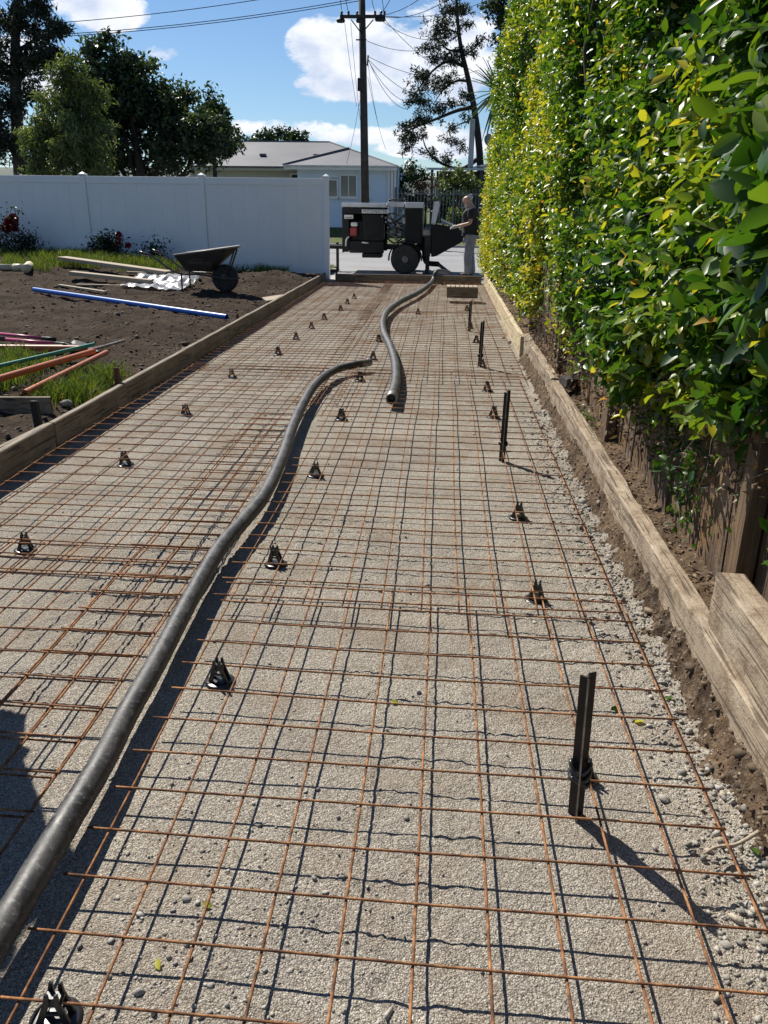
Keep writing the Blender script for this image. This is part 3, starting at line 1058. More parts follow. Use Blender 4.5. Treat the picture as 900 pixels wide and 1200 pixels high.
def build_timber():
    # left form
    for (y0, y1, dx, lab) in ((.3, 4.74, 0.0, 'grey form board beside the short cross board, edging the mesh'),
                              (4.75, 5.94, .006, 'short form board between two joints next to the grass tuft'),
                              (5.95, 10.28, -.002, 'long form board edging the mesh opposite the grey soil'),
                              (10.29, 17.05, .004, 'paler form board running up to the white fence post')):
        tag(rough_beam('form_board', (-2.445 + dx, y0, -.02), (-2.40 + dx, y1, .187), M['form'], .003, .09, int(y0 * 10)), lab, 'form board')
    # end form across the drive
    mb = MB().bbox((-2.2, 17.06, -.03), (.80, 17.105, .165))
    tag(mb.build('form_board', M['form_x'], origin=(-.7, 17.08, -.03), bevel=.004), 'brown form board closing the drive at the street end', 'form board')
    # pegs outside the forms
    def peg(p, h, w, lab, m=M['dark_metal'], tilt=.0):
        mb = MB()
        n = 6
        V = [(-w, -w, -.1), (w, -w, -.1), (w, w, -.1), (-w, w, -.1), (-w + tilt, -w, h), (w + tilt, -w, h), (w + tilt, w, h - .01), (-w + tilt, w, h - .006)]
        mb.add(V, [(0, 3, 2, 1), (4, 5, 6, 7), (0, 1, 5, 4), (1, 2, 6, 5), (2, 3, 7, 6), (3, 0, 4, 7)])
        o = mb.build('form_peg', m, loc=p, bevel=.004)
        tag(o, lab, 'peg')
    peg((-2.485, 6.0, .06), .24, .018, 'rusty steel peg behind the joint of the long form board', M['rust_dark'], .01)
    peg((-2.475, 9.85, .06), .17, .016, 'dark steel peg behind the form board near the blue pipe end', M['rust_dark'])
    peg((-2.62, 4.98, .04), .23, .022, 'thick dark peg at the end of the short cross board', M['dark_metal'], -.01)
    peg((-2.18, 17.15, 0.0), .26, .018, 'dark peg behind the street form board beside the white fence', M['dark_metal'])
    peg((-.16, 17.15, 0.0), .27, .018, 'dark peg behind the street form board beside the hose', M['dark_metal'])
    # short cross board and a loose board outside the form
    a, b = gp(-40, 487, .06), gp(62, 487, .06)
    mb = MB().beam((a[0], a[1], .12), (b[0], b[1], .12), .035, .15)
    tag(mb.build('cross_board', M['form_x'], origin=((a[0] + b[0]) / 2, (a[1] + b[1]) / 2, .045), bevel=.003), 'short grey board set across the soil against the thick peg', 'board')
    mb = MB().beam((-2.62, 2.0, .10), (-2.505, 4.85, .09), .03, .12)
    tag(mb.build('loose_board', M['form'], origin=(-2.55, 3.4, .03), bevel=.003), 'dark board lying in the gap behind the near form board', 'board')
    mb = MB().box((0, 0, .025), (.34, .24, .05))
    p = drop(322, 352)
    o = mb.build('timber_offcut', M['plank'], loc=(p[0], p[1], p[2] - .005), bevel=.004)
    o.rotation_euler = (.12, -.1, .5)
    tag(o, 'short pale timber offcut on the soil beside the form board', 'timber offcut')
    # slatted wooden box on the mesh
    p = gp(541, 355, .0)
    t = thing('wooden_box', 'low wooden box with a slatted top standing on the mesh', 'box', (p[0], p[1] + .16, .075))
    for k in range(7):
        MB().bbox((-.25 + .073 * k, -.16, .162), (-.25 + .073 * k + .056, .16, .182)).build('slat', M['plank'], t, bevel=.002)
    MB().bbox((-.25, -.155, .0), (.26, -.13, .161)).build('front_board', M['form_x'], t, bevel=.003)
    MB().bbox((-.25, .13, .0), (.26, .155, .161)).build('back_board', M['form_x'], t, bevel=.003)
    for s in (-.245, .235):
        MB().bbox((s, -.128, .0), (s + .02, .128, .16)).build('side_board', M['form'], t, bevel=.003)
    # right hand retaining sleepers
    tag(rough_beam('retaining_sleeper', (.845, 8.62, -.02), (.895, 17.06, .215), M['sleeper_new'], .003, .08, 81), 'pale new retaining sleeper running from the hedge foot to the street', 'sleeper')
    tag(rough_beam('retaining_sleeper', (.880, 6.33, .02), (.945, 8.70, .235), M['sleeper'], .010, .03, 82, chip=.02), 'splintered old retaining sleeper behind the end of the pale one', 'sleeper')
    tag(rough_beam('retaining_sleeper', (.872, .35, .04), (.945, 6.32, .222), M['sleeper'], .006, .03, 83, chip=.014), 'long weathered retaining sleeper above the raw earth bank', 'sleeper')
    tag(rough_beam('retaining_sleeper', (.893, .35, .226), (.985, 2.36, .415), M['sleeper'], .006, .03, 84, chip=.010), 'upper weathered sleeper stacked on the long one by the paling fence', 'sleeper')
    # dark block on top of the sleeper under the hedge
    mb = MB().box((0, 0, .04), (.10, .14, .08))
    o = mb.build('stone_block', M['bark_dark'], loc=(.99, 6.15, .20), bevel=.012, seg=2)
    o.rotation_euler = (0, .06, .3)
    tag(o, 'small dark block sitting behind the sleepers under the hedge', 'block')


build_timber()


# ------------------------------------------------------------------ old paling fence under the hedge
def build_paling_fence():
    t = thing('paling_fence', 'old weathered timber paling fence standing under the hedge', 'fence', (1.1, 5, .15))
    rng = random.Random(9)
    y = .7
    protos = []
    for k in range(5):
        w = .142
        V = []
        mb = rough_beam('paling', (-.009, -w / 2, 0), (.009, w / 2, 1.12), M['paling'], .0035, .03, 90 + k, parent=t, freq=6)
        protos.append(mb.data)
        COL.objects.unlink(mb)
        bpy.data.objects.remove(mb)
    i = 0
    while y < 11.5:
        o = link('paling', protos[rng.randrange(5)], M['paling'], t)
        o.location = (1.075 - 1.1 + rng.uniform(-.006, .006), y - 5, -.06 + rng.uniform(-.02, .02))
        o.rotation_euler = (rng.uniform(-.012, .012), rng.uniform(-.02, .02), rng.uniform(-.04, .04))
        y += .150 + rng.uniform(0, .006)
        i += 1
    for y in (2.52, 4.75, 6.95, 9.35):
        MB().bbox((1.0 - 1.1, y - .045 - 5, -.15), (1.062 - 1.1, y + .045 - 5, 1.1)).build('post', M['post'], t, bevel=.006)
    for z in (.25, .85):
        MB().bbox((1.095 - 1.1, .65 - 5, z), (1.14 - 1.1, 11.5 - 5, z + .09)).build('rail', M['post'], t, bevel=.004)
    return t


build_paling_fence()


# ------------------------------------------------------------------ foliage
def unit(v):
    return v / (np.linalg.norm(v, axis=-1, keepdims=True) + 1e-9)


LEAF_FINE_V = np.array([(0, 0, 0), (.3, .42, .10), (.68, .40, .08), (1, 0, -.10), (.68, -.40, .08), (.3, -.42, .10), (.32, 0, 0), (.7, 0, -.02)])
LEAF_FINE_F = np.array([(0, 1, 6), (1, 2, 7), (1, 7, 6), (2, 3, 7), (0, 6, 5), (5, 6, 7), (5, 7, 4), (4, 7, 3)])
LEAF_LOW_V = np.array([(0, 0, 0), (.45, .5, .10), (1, 0, -.06), (.45, -.5, .10)])
LEAF_LOW_F = np.array([(0, 1, 2), (0, 2, 3)])


def leaf_mesh_data(P, D, N, L, W, fine):
    T, F0 = (LEAF_FINE_V, LEAF_FINE_F) if fine else (LEAF_LOW_V, LEAF_LOW_F)
    D = unit(D)
    S = unit(np.cross(N, D))
    N = np.cross(D, S)
    V = P[:, None] + T[None, :, 0:1] * (D * L[:, None])[:, None] + T[None, :, 1:2] * (S * W[:, None])[:, None] + T[None, :, 2:3] * (N * L[:, None])[:, None]
    F = F0[None] + (np.arange(len(P)) * len(T))[:, None, None]
    return V.reshape(-1, 3), F.reshape(-1, 3), len(T)


HEDGE_Y0, HEDGE_Y1 = .55, 17.75


def hedge_zmin(y):
    return np.interp(y, [0, 1.5, 2.4, 3, 4, 5, 6.5, 8, 10, 18], [.95, .98, .86, .72, .56, .50, .40, .33, .26, .20])


def hedge_top(y):
    t = np.interp(y, [0, 4, 9, 14.3, 15.4, 16.2, 17.0, 17.9], [4.4, 4.5, 4.5, 4.35, 3.4, 2.75, 2.5, 2.25])
    return np.minimum(t, CAM_H + .235 * y + 1.3)


def hedge_face(y, z):
    f = .985 - .40 * (fbm(y * .75, z * .9, s=101, o=2) - .42) - .28 * (fbm(y * 2.3, z * 2.6, s=103, o=2) - .5)
    f = f - .08 * sstep(9, 16, y) - .14 * sstep(3.4, 1.4, y) * sstep(.9, 1.5, z)
    f = f + .40 * sstep(.55, .70, fbm(y * 1.0 + 3, z * 1.2, s=107, o=2)) * sstep(12, 7, y)
    f = f + .16 * sstep(.45, .0, z - hedge_zmin(y))
    f = f + .25 * sstep(.6, .0, hedge_top(y) - z)
    return np.clip(f, .66 + .2 * sstep(14, 16.5, y), 1.5)


def build_hedge():
    rng = np.random.default_rng(17)
    t = thing('hedge', 'tall glossy green and yellow hedge overhanging the timber sleepers', 'hedge', (1.4, 9, .15))
    org = np.array(t.location)
    # woody stems
    mb = MB()
    for k in range(46):
        y = rng.uniform(HEDGE_Y0, HEDGE_Y1)
        x = rng.uniform(1.15, 1.5)
        pts = [(x, y, .1)]
        top = float(hedge_top(y)) - .5
        for z in np.linspace(.6, top, 6):
            pts.append((x + rng.normal(0, .06), y + rng.normal(0, .12), z))
        mb.tube(np.array(pts) - org, np.linspace(.028, .008, len(pts)), 6)
    mb.build('stem', M['branch'], t, smooth=True)
    # sprigs
    def sprigs(n, y0, y1, fine, Lmean, inner=False, zlim=None):
        y = y0 + (y1 - y0) * rng.random(n)
        zt, zb = hedge_top(y), hedge_zmin(y)
        z = zb + (zt - zb) * rng.random(n)
        hf = hedge_face(y, z)
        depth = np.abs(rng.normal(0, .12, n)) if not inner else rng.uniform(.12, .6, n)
        x = hf + depth
        base = np.stack([x, y, z], 1)
        # sprig direction: out of the face and upward
        d = unit(np.stack([-rng.uniform(.2, 1.0, n), rng.normal(-.1, .55, n), rng.normal(.35, .5, n)], 1))
        slen = rng.uniform(.10, .22, n)
        young = sstep(.45, .68, fbm(y * 1.6, z * 1.7, s=110, o=3)) * .5 + sstep(6, 13, y) * .18 * sstep(3.4, 1.2, z) + rng.normal(0, .17, n)
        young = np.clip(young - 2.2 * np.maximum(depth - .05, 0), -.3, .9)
        m = 8
        fr = np.linspace(.12, 1.0, m)
        P = base[:, None] + (d * slen[:, None])[:, None] * fr[None, :, None]
        ang = (np.arange(m) * 2.4)[None] + rng.uniform(0, 6.28, (n, 1))
        s1 = unit(np.cross(d, np.array([0, 0, 1.0]) + rng.normal(0, .2, (n, 3))))
        s2 = np.cross(d, s1)
        rad_ = np.cos(ang)[..., None] * s1[:, None] + np.sin(ang)[..., None] * s2[:, None]
        D = unit(d[:, None] * rng.uniform(.25, .9, (n, m, 1)) + rad_ + np.array([0, 0, -.12]))
        N = unit(np.array([-.45, .25, .75]) + rng.normal(0, .62, (n, m, 3)))
        L = Lmean * rng.uniform(.5, 1.35, (n, m)) * (1 - .25 * fr[None]) * (1 + .22 * sstep(3.6, 1.6, y))[:, None]
        tone = .36 + .12 * (sstep(3, 9, y) * sstep(4.2, 2.2, z))[:, None] + .46 * young[:, None] + .22 * fr[None] * np.clip(young[:, None] + .4, 0, 1) + rng.normal(0, .10, (n, m))
        odd = rng.random((n, m))
        tone = np.where((odd > .975), rng.uniform(.86, 1.0, (n, m)), np.clip(tone, .02, .93))
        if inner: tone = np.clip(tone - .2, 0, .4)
        P, D, N, L, tone = P.reshape(-1, 3), D.reshape(-1, 3), N.reshape(-1, 3), L.ravel(), tone.ravel()
        keep = P[:, 2] > hedge_zmin(P[:, 1]) - .12
        keep &= (P[:, 0] > .60) & (np.hypot(P[:, 0], P[:, 1]) > 1.45)
        P, D, N, L, tone = P[keep], D[keep], N[keep], L[keep], tone[keep]
        return P, D, N, L, L * rng.uniform(.46, .6, len(L)), tone
    sets = [(4300, .6, 4.0, True, .085, False), (2600, .6, 4.0, True, .080, True),
            (7000, 4.0, 9.0, True, .072, False), (3500, 4.0, 9.0, False, .085, True),
            (10500, 9.0, HEDGE_Y1, False, .070, False), (4500, 9.0, HEDGE_Y1, False, .085, True)]
    near = None
    shoots = True
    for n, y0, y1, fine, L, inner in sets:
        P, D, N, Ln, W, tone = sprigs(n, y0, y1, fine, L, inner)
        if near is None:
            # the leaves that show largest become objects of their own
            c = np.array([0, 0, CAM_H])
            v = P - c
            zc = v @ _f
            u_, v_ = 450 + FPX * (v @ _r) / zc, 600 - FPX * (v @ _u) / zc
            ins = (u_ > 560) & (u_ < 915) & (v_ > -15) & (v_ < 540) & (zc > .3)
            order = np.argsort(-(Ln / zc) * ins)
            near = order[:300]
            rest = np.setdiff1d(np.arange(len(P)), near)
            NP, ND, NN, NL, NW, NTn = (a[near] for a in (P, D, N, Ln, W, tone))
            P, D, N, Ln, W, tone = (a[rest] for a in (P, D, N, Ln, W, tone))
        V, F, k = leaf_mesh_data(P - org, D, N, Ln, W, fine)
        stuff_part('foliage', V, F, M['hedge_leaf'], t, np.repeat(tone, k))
    # long young shoots standing out from the clipped face
    mbs = MB()
    Ps, Ds, Ns, Ls, Ts = [], [], [], [], []
    for q in range(420):
        y = HEDGE_Y0 + (HEDGE_Y1 - HEDGE_Y0) * rng.random() ** 1.25
        zb, zt = float(hedge_zmin(y)), float(hedge_top(y))
        z = zb + (zt - zb) * rng.random()
        x = float(hedge_face(y, z)) + .05
        d = unit(np.array([-rng.uniform(.2, 1), rng.normal(-.1, .8), rng.normal(.1, .7)]))
        if y > 14.5: continue
        L = rng.uniform(.18, .36)
        s = np.linspace(0, 1, 7)
        pts = np.array([x, y, z]) + d * (L * s)[:, None] + np.array([0, 0, -.10]) * (s ** 2 * L)[:, None]
        if pts[:, 0].min() < .58 or y < 1.3: continue
        mbs.tube(pts - org, np.linspace(.0028, .0012, 7), 4)
        m = rng.integers(8, 13)
        fr = np.linspace(.15, 1, m)
        C = np.stack([np.interp(fr, s, pts[:, k]) for k in range(3)], 1)
        sd = unit(np.cross(d, (0, 0, 1.0)))
        alt = np.where(np.arange(m) % 2, 1, -1)[:, None]
        Ds.append(unit(d * .7 + sd * alt * .8 + rng.normal(0, .22, (m, 3))))
        Ns.append(unit(np.array([-.3, .15, .85]) + rng.normal(0, .35, (m, 3))))
        Ps.append(C); Ls.append((.085 if y < 6 else .07) * rng.uniform(.6, 1.1, m) * (1 - .35 * fr))
        Ts.append(np.clip(rng.uniform(.3, .55) + .30 * rng.random() * sstep(2, 8, y) + .12 * fr + rng.normal(0, .05, m), 0, .97))
    Ps, Ds, Ns, Ls, Ts = np.vstack(Ps), np.vstack(Ds), np.vstack(Ns), np.concatenate(Ls), np.concatenate(Ts)
    V, F, k = leaf_mesh_data(Ps - org, Ds, Ns, Ls, Ls * .55, True)
    stuff_part('foliage', V, F, M['hedge_leaf'], t, np.repeat(Ts, k))
    mbs.build('shoot', M['branch'], t)['kind'] = 'stuff'
    # rounder, curled leaf in 9 tones
    ts = np.linspace(0, 1, 7)
    half = .5 * np.sin(np.pi * ts ** .85) ** .75
    half[0] = half[-1] = 0.02
    metas = []
    for q in range(9):
        V, F = [], []
        for i, (a, h) in enumerate(zip(ts, half)):
            droop = -.16 * a * a
            V += [(a, -h, droop + .13 * h), (a, 0, droop), (a, h, droop + .13 * h)]
        for i in range(6):
            b = i * 3
            F += [(b, b + 3, b + 4, b + 1), (b + 1, b + 4, b + 5, b + 2)]
        me = np_mesh('leaf', np.array(V), np.array(F))
        at = me.attributes.new('tone', 'FLOAT', 'POINT')
        at.data.foreach_set('value', np.full(len(V), .06 + .115 * q, np.float32))
        me.materials.append(M['hedge_leaf'])
        me.polygons.foreach_set('use_smooth', np.ones(len(F), bool))
        metas.append(me)
    for i in range(len(NP)):
        d = NP[i]
        D = ND[i] / np.linalg.norm(ND[i])
        S = np.cross(NN[i], D); S /= np.linalg.norm(S)
        N_ = np.cross(D, S)
        o = link('leaf', metas[int(np.clip((NTn[i] - .06) / .115 + .5, 0, 7 if NL[i] < .075 else 6))], None, t)
        L_, W_ = NL[i] * 1.05, NW[i] * 1.15
        p = d - org
        o.matrix_local = Matrix(((D[0] * L_, S[0] * W_, N_[0] * L_, p[0]), (D[1] * L_, S[1] * W_, N_[1] * L_, p[1]), (D[2] * L_, S[2] * W_, N_[2] * L_, p[2]), (0, 0, 0, 1)))
    # dry twigs hanging under the hedge
    mb = MB()
    for k in range(150):
        y = 1.6 + 7 * rng.random() ** 1.3
        zb = float(hedge_zmin(y))
        p = np.array([rng.uniform(.95, 1.05), y, zb + rng.uniform(0, .25)])
        pts = [p]
        d = np.array([rng.normal(-.1, .3), rng.normal(0, .7), rng.uniform(-1, .1)])
        for s in range(4):
            d = d + rng.normal(0, .35, 3)
            p = p + unit(d) * rng.uniform(.04, .08)
            p[2] = max(p[2], .2)
            p[0] = min(p[0], 1.055)
            pts.append(p)
        mb.tube(np.array(pts) - org, np.linspace(.0035, .0015, 5), 4)
    mb.build('twig', M['branch'], t)['kind'] = 'stuff'
    n = 1500
    y = 2.2 + 6.5 * rng.random(n) ** 1.2
    P = np.stack([rng.uniform(.93, 1.05, n), y, hedge_zmin(y) + rng.uniform(-.22, .25, n)], 1)
    V, F, k = leaf_mesh_data(P - org, rng.normal(0, 1, (n, 3)), rng.normal(0, 1, (n, 3)), rng.uniform(.02, .05, n), rng.uniform(.01, .025, n), False)
    stuff_part('dry_leaves', V, F, M['dry_leaf'], t, np.repeat(rng.random(n), k))
    n = 1500
    y = rng.normal(6.6, .9, n)
    z = hedge_zmin(y) + np.abs(rng.normal(0, .22, n))
    P = np.stack([hedge_face(y, z) + rng.normal(.02, .05, n), y, z], 1)
    V, F, k = leaf_mesh_data(P - org, rng.normal(0, 1, (n, 3)), rng.normal(0, 1, (n, 3)), rng.uniform(.03, .06, n), rng.uniform(.012, .026, n), False)
    stuff_part('dry_leaves', V, F, M['dry_leaf'], t, np.repeat(rng.random(n), k))
    # leaf litter on the bed
    n = 1400
    x = rng.uniform(.93, 1.06, n); y = 1.2 + rng.power(.7, n) * 8
    z = .165 + .05 * (fbm(x * 9, y * 9, s=21) - .5) + .03 * (fbm(x * 40, y * 40, s=22, o=2) - .5) + .05 * sstep(1.0, 1.15, x) + .006
    D = rng.normal(0, 1, (n, 3)); D[:, 2] *= .2
    N = np.array([0, 0, 1.0]) + rng.normal(0, .35, (n, 3))
    V, F, k = leaf_mesh_data(np.stack([x, y, z], 1), D, N, rng.uniform(.012, .035, n), rng.uniform(.006, .016, n), False)
    stuff_part('leaf_litter', V, F, M['dry_leaf'], STRIP, np.repeat(rng.random(n), k))


build_hedge()


def build_ivy():
    """small creeper on the palings and a few sprigs leaning out over the sleepers"""
    rng = np.random.default_rng(23)
    def sprig_plant(name, label, pts, n, L, spread, cat='plant', mat='hedge_leaf', tone=(.15, .5), stem=.003):
        P0 = spline(pts, 8)
        t = thing(name, label, cat, P0[0])
        org = P0[0]
        MB().tube(P0 - org, np.linspace(stem, stem * .5, len(P0)), 5).build('stem', M['branch'], t, smooth=True)
        idx = rng.integers(len(P0) // 6, len(P0), n)
        P = P0[idx] + rng.normal(0, 1, (n, 3)) * np.array(spread)
        D = unit(rng.normal(0, 1, (n, 3)) + np.array([-.5, 0, -.1]))
        N = unit(np.array([-.5, .2, .8]) + rng.normal(0, .5, (n, 3)))
        Ls = L * rng.uniform(.7, 1.2, n)
        V, F, k = leaf_mesh_data(P - org, D, N, Ls, Ls * .55, True)
        stuff_part('foliage', V, F, M[mat], t, np.repeat(rng.uniform(*tone, n), k))
    sprig_plant('ivy', 'small-leaved creeper climbing the palings beside the lit post', [(1.05, 3.2, .28), (1.04, 3.25, .5), (1.05, 3.5, .62), (1.05, 3.9, .6)], 700, .032, (.008, .16, .13), 'creeper')
    sprig_plant('ivy', 'trailing creeper strand hanging down the paling by the stacked sleeper', [(1.045, 2.62, .85), (1.04, 2.6, .6), (1.045, 2.56, .42)], 260, .026, (.008, .03, .04), 'creeper')
    sprig_plant('shrub_sprig', 'leafy sprig leaning out over the long weathered sleeper', [(1.05, 2.9, .62), (1.0, 2.95, .58), (.95, 3.1, .53), (.93, 3.3, .49)], 34, .05, (.012, .03, .02), 'sprig', tone=(.2, .55))
    sprig_plant('seedling', 'little green seedling sprouting beside the stacked sleeper', [(1.0, 2.12, .2), (1.0, 2.10, .36), (.99, 2.08, .47)], 12, .04, (.012, .014, .012), 'seedling', tone=(.45, .7))
    sprig_plant('seedling', 'low weeds growing behind the splintered old sleeper', [(.98, 5.2, .18), (.98, 5.25, .22), (.985, 5.3, .24)], 60, .022, (.02, .12, .02), 'weed', tone=(.35, .7))
    sprig_plant('seedling', 'broad-leaved weed hanging beside the upper stacked sleeper', [(1.03, 2.2, .5), (.99, 2.15, .58), (.95, 2.08, .6)], 10, .06, (.012, .02, .03), 'weed', tone=(.35, .6))


build_ivy()


def tree(name, label, base, limbs, clusters, mat, bark, leaf, tonef=None, seed=0, parent_group=None, flat=1.0, cat='tree', lw=.5, droop=0.0, fine=False):
    """limbs: list of (points, r0, r1); clusters: list of (centre, radii, n)"""
    rng = np.random.default_rng(seed)
    t = thing(name, label, cat, base, group=parent_group)
    org = np.array(base, float)
    mb = MB()
    tr = MB()
    for i, (pts, r0, r1) in enumerate(limbs):
        P = spline(pts, 5) if len(pts) > 2 else np.array(pts, float)
        (tr if i == 0 else mb).tube(P - org, np.linspace(r0, r1, len(P)), 7)
    tr.build('trunk', bark, t, smooth=True)
    if mb.V: mb.build('branch', bark, t, smooth=True)
    Ps, tn = [], []
    for c, r, n in clusters:
        u = unit(rng.normal(0, 1, (n, 3))) * (rng.random((n, 1)) ** .45)
        u[:, 2] *= flat
        p = np.array(c) + u * np.array(r)
        Ps.append(p)
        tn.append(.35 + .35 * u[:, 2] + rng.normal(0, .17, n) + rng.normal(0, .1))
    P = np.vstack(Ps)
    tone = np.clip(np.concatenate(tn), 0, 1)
    n = len(P)
    D = unit(rng.normal(0, 1, (n, 3)) + np.array([0, 0, -droop]))
    N = unit(rng.normal(0, .7, (n, 3)) + np.array([0, 0, .6]))
    L = leaf * rng.uniform(.6, 1.4, n)
    V, F, k = leaf_mesh_data(P - org, D, N, L, L * lw, fine)
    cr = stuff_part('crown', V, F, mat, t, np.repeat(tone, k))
    return t


def random_crown(rng, c, R, n_cl, cl_r, n_leaf, shell=.55):
    """leaf clumps over the surface of an ellipsoid"""
    out = []
    for _ in range(n_cl):
        u = unit(rng.normal(0, 1, 3)) * rng.uniform(shell, 1.0)
        r = cl_r * rng.uniform(.6, 1.35)
        out.append((np.array(c) + u * np.array(R), (r, r, r * .75), int(n_leaf * rng.uniform(.6, 1.3))))
    return out


def build_trees():
    rng = np.random.default_rng(31)
    P = at_depth
    # broad dark tree behind the white fence: lobes placed over its outline
    Y = 29
    base = P(165, 212, Y); base[2] = 0
    cl = []
    for (px, py, rx, rz, n) in ((130, 95, 1.1, 1.0, 26), (165, 115, 1.4, 1.3, 34), (110, 120, 1.0, 1.2, 22), (185, 150, 1.7, 1.5, 40), (140, 165, 1.8, 1.4, 40), (215, 165, 1.2, 1.2, 26), (240, 165, .8, .8, 14), (255, 160, .5, .5, 8), (100, 170, 1.3, 1.2, 22), (205, 130, .8, .8, 14), (125, 62, .7, .45, 9), (150, 82, .7, .5, 10)):
        c = P(px, py, Y + rng.uniform(-.5, 1))
        cl += random_crown(rng, c, (rx, rx, rz), n, .46, 110, .3)
    top = P(150, 110, Y)
    limbs = [([base, base + (top - base) * .5 + np.array([.1, 0, 0]), top], .24, .06)]
    for px, py in ((110, 110), (190, 140), (230, 160), (130, 70), (100, 165), (240, 140)):
        e = P(px, py, Y)
        limbs.append(([base + (top - base) * .35, base * .35 + e * .65 + np.array([0, 0, -.2]), e], .09, .02))
    tree('broad_tree', 'broad dark evergreen tree beyond the white fence, next to the grey roof', base, limbs, cl, M['tree_leaf'], M['bark_dark'], .17, seed=32)
    # small tree at the roof end
    base = P(252, 205, 33); base[2] = 0
    cl = []
    for (px, py, r, n) in ((248, 140, .8, 18), (258, 160, .9, 20), (240, 165, .8, 14), (265, 168, .5, 9), (245, 125, .5, 8)):
        cl += random_crown(rng, P(px, py, 33), (r, r, r), n, .4, 80, .3)
    tree('small_tree', 'small round tree at the left end of the grey roof', base, [([base, P(250, 170, 33), P(250, 140, 33)], .12, .03)], cl, M['tree_leaf'], M['bark_dark'], .17, seed=33)
    # light feathery tree in front of it
    Y = 26
    base = P(85, 212, Y); base[2] = 0
    cl = []
    for (px, py, rx, rz, n) in ((85, 90, .5, .7, 18), (80, 120, .9, .9, 30), (95, 150, 1.0, .9, 32), (55, 150, .9, .7, 24), (70, 180, 1.1, .8, 32), (100, 185, .9, .7, 24), (40, 165, .6, .6, 14), (105, 110, .5, .6, 14), (115, 205, .5, .4, 10), (60, 205, .8, .4, 14)):
        c = P(px, py, Y + rng.uniform(-.4, .4))
        cl += random_crown(rng, c, (rx, rx, rz), n, .34, 85, .2)
    limbs = [([base, P(84, 150, Y), P(85, 85, Y)], .10, .02)]
    for px, py in ((55, 140), (105, 130), (45, 165), (110, 180)):
        limbs.append(([P(84, 190, Y), P((84 + px) / 2, (175 + py) / 2, Y), P(px, py, Y)], .04, .01))
    tree('feathery_tree', 'light green feathery tree behind the fence cap, before the dark tree', base, limbs, cl, M['light_leaf'], M['bark_dark'], .17, seed=34, lw=.24, droop=.9)
    # tall dark conifer at the edge
    Y = 36
    base = P(20, 212, Y); base[2] = 0
    limbs = [([base, P(18, 100, Y), P(22, -60, Y)], .34, .1)]
    cl = []
    for (px, py, rx, rz, n) in ((10, 20, 1.5, .8, 30), (40, 5, 1.0, .7, 20), (55, 38, .9, .45, 18), (70, 35, .5, .4, 9), (30, 60, 1.4, .5, 26), (60, 65, 1.0, .4, 18), (8, 85, 1.3, .7, 26), (45, 75, .6, .4, 9), (15, 130, 1.5, .9, 32), (40, 110, .6, .6, 10), (5, 165, 1.2, .8, 26), (30, 185, 1.1, .8, 22), (15, -30, 1.3, .9, 24), (50, -20, .7, .5, 10), (-20, 60, 1.6, 2.2, 40), (-20, 140, 1.6, 2.0, 36)):
        c = P(px, py, Y + rng.uniform(-.6, .6))
        cl += random_crown(rng, c, (rx, rx, rz), n, .34, 50, .2)
        limbs.append(([P(19, min(py + 25, 190), Y), P((20 + px) / 2, py + 10, Y), c], .08, .02))
    tree('tall_conifer', 'tall dark conifer with open layered branches behind the white fence', base, limbs, cl, M['pine_needle'], M['bark_dark'], .22, seed=35, lw=.3)
    # far tree behind the ridge
    base = P(325, 200, 62); base[2] = 0
    cl = random_crown(rng, P(325, 166, 62), (2.6, 1.6, .8), 70, .5, 40, .4)
    tree('far_tree', 'rounded tree top showing above the grey house ridge', base, [([base, P(325, 180, 62), P(325, 160, 62)], .3, .1)], cl, M['bush_leaf'], M['bark_dark'], .28, seed=36)
    # leaning pine behind the right hand house
    Y = 52
    base = P(568, 215, Y); base[2] = .6
    tk = [base, P(562, 180, Y), P(556, 130, Y), P(548, 90, Y), P(540, 55, Y), P(536, 20, Y), P(534, -25, Y)]
    limbs = [(tk, .24, .06)]
    cl = []
    def bough(pts, r, blobs):
        limbs.append(([P(x, y, Y + .4 * math.sin(i)) for i, (x, y) in enumerate(pts)], r, .02))
        for (x, y, rx, rz, n) in blobs:
            cl.extend(random_crown(rng, P(x, y, Y + rng.uniform(-1, 1)), (rx, rx, rz), n, .30, 34, .2))
    bough([(556, 125), (535, 130), (510, 140), (485, 150), (468, 160)], .13, ((535, 122, 1.0, .3, 9), (515, 128, 1.1, .5, 14), (495, 138, 1.1, .5, 16), (482, 148, 1.0, .5, 14), (472, 160, .8, .6, 11), (490, 160, .9, .4, 10), (478, 172, .7, .5, 9), (500, 118, .7, .3, 7), (545, 112, .6, .4, 7)))
    bough([(550, 95), (535, 95), (520, 105), (508, 122)], .09, ((528, 92, .7, .4, 8), (515, 104, .7, .4, 8)))
    bough([(545, 78), (525, 72), (505, 85), (490, 105), (482, 118)], .10, ((530, 70, 1.0, .4, 11), (512, 72, 1.0, .4, 12), (498, 88, 1.0, .5, 14), (488, 104, .9, .5, 12), (483, 118, .6, .3, 7), (505, 98, .8, .3, 8)))
    bough([(541, 60), (525, 58), (512, 45)], .08, ((520, 50, .9, .4, 10), (508, 40, .7, .4, 9), (500, 58, .6, .3, 6), (535, 62, .7, .3, 7)))
    bough([(538, 40), (522, 32), (512, 25)], .07, ((515, 25, 1.0, .5, 12), (525, 38, .7, .3, 8), (530, 12, .9, .5, 12), (540, 8, .8, .5, 10), (525, -5, .9, .5, 12), (545, 30, .7, .3, 7)))
    bough([(545, 65), (558, 55), (566, 45)], .06, ((552, 62, .6, .3, 6), (562, 50, .5, .4, 5)))
    bough([(562, 185), (540, 198), (515, 190), (500, 175), (494, 155)], .14, ((520, 185, .9, .3, 8), (540, 170, .8, .5, 7), (525, 165, .6, .4, 5), (505, 178, .6, .3, 5)))
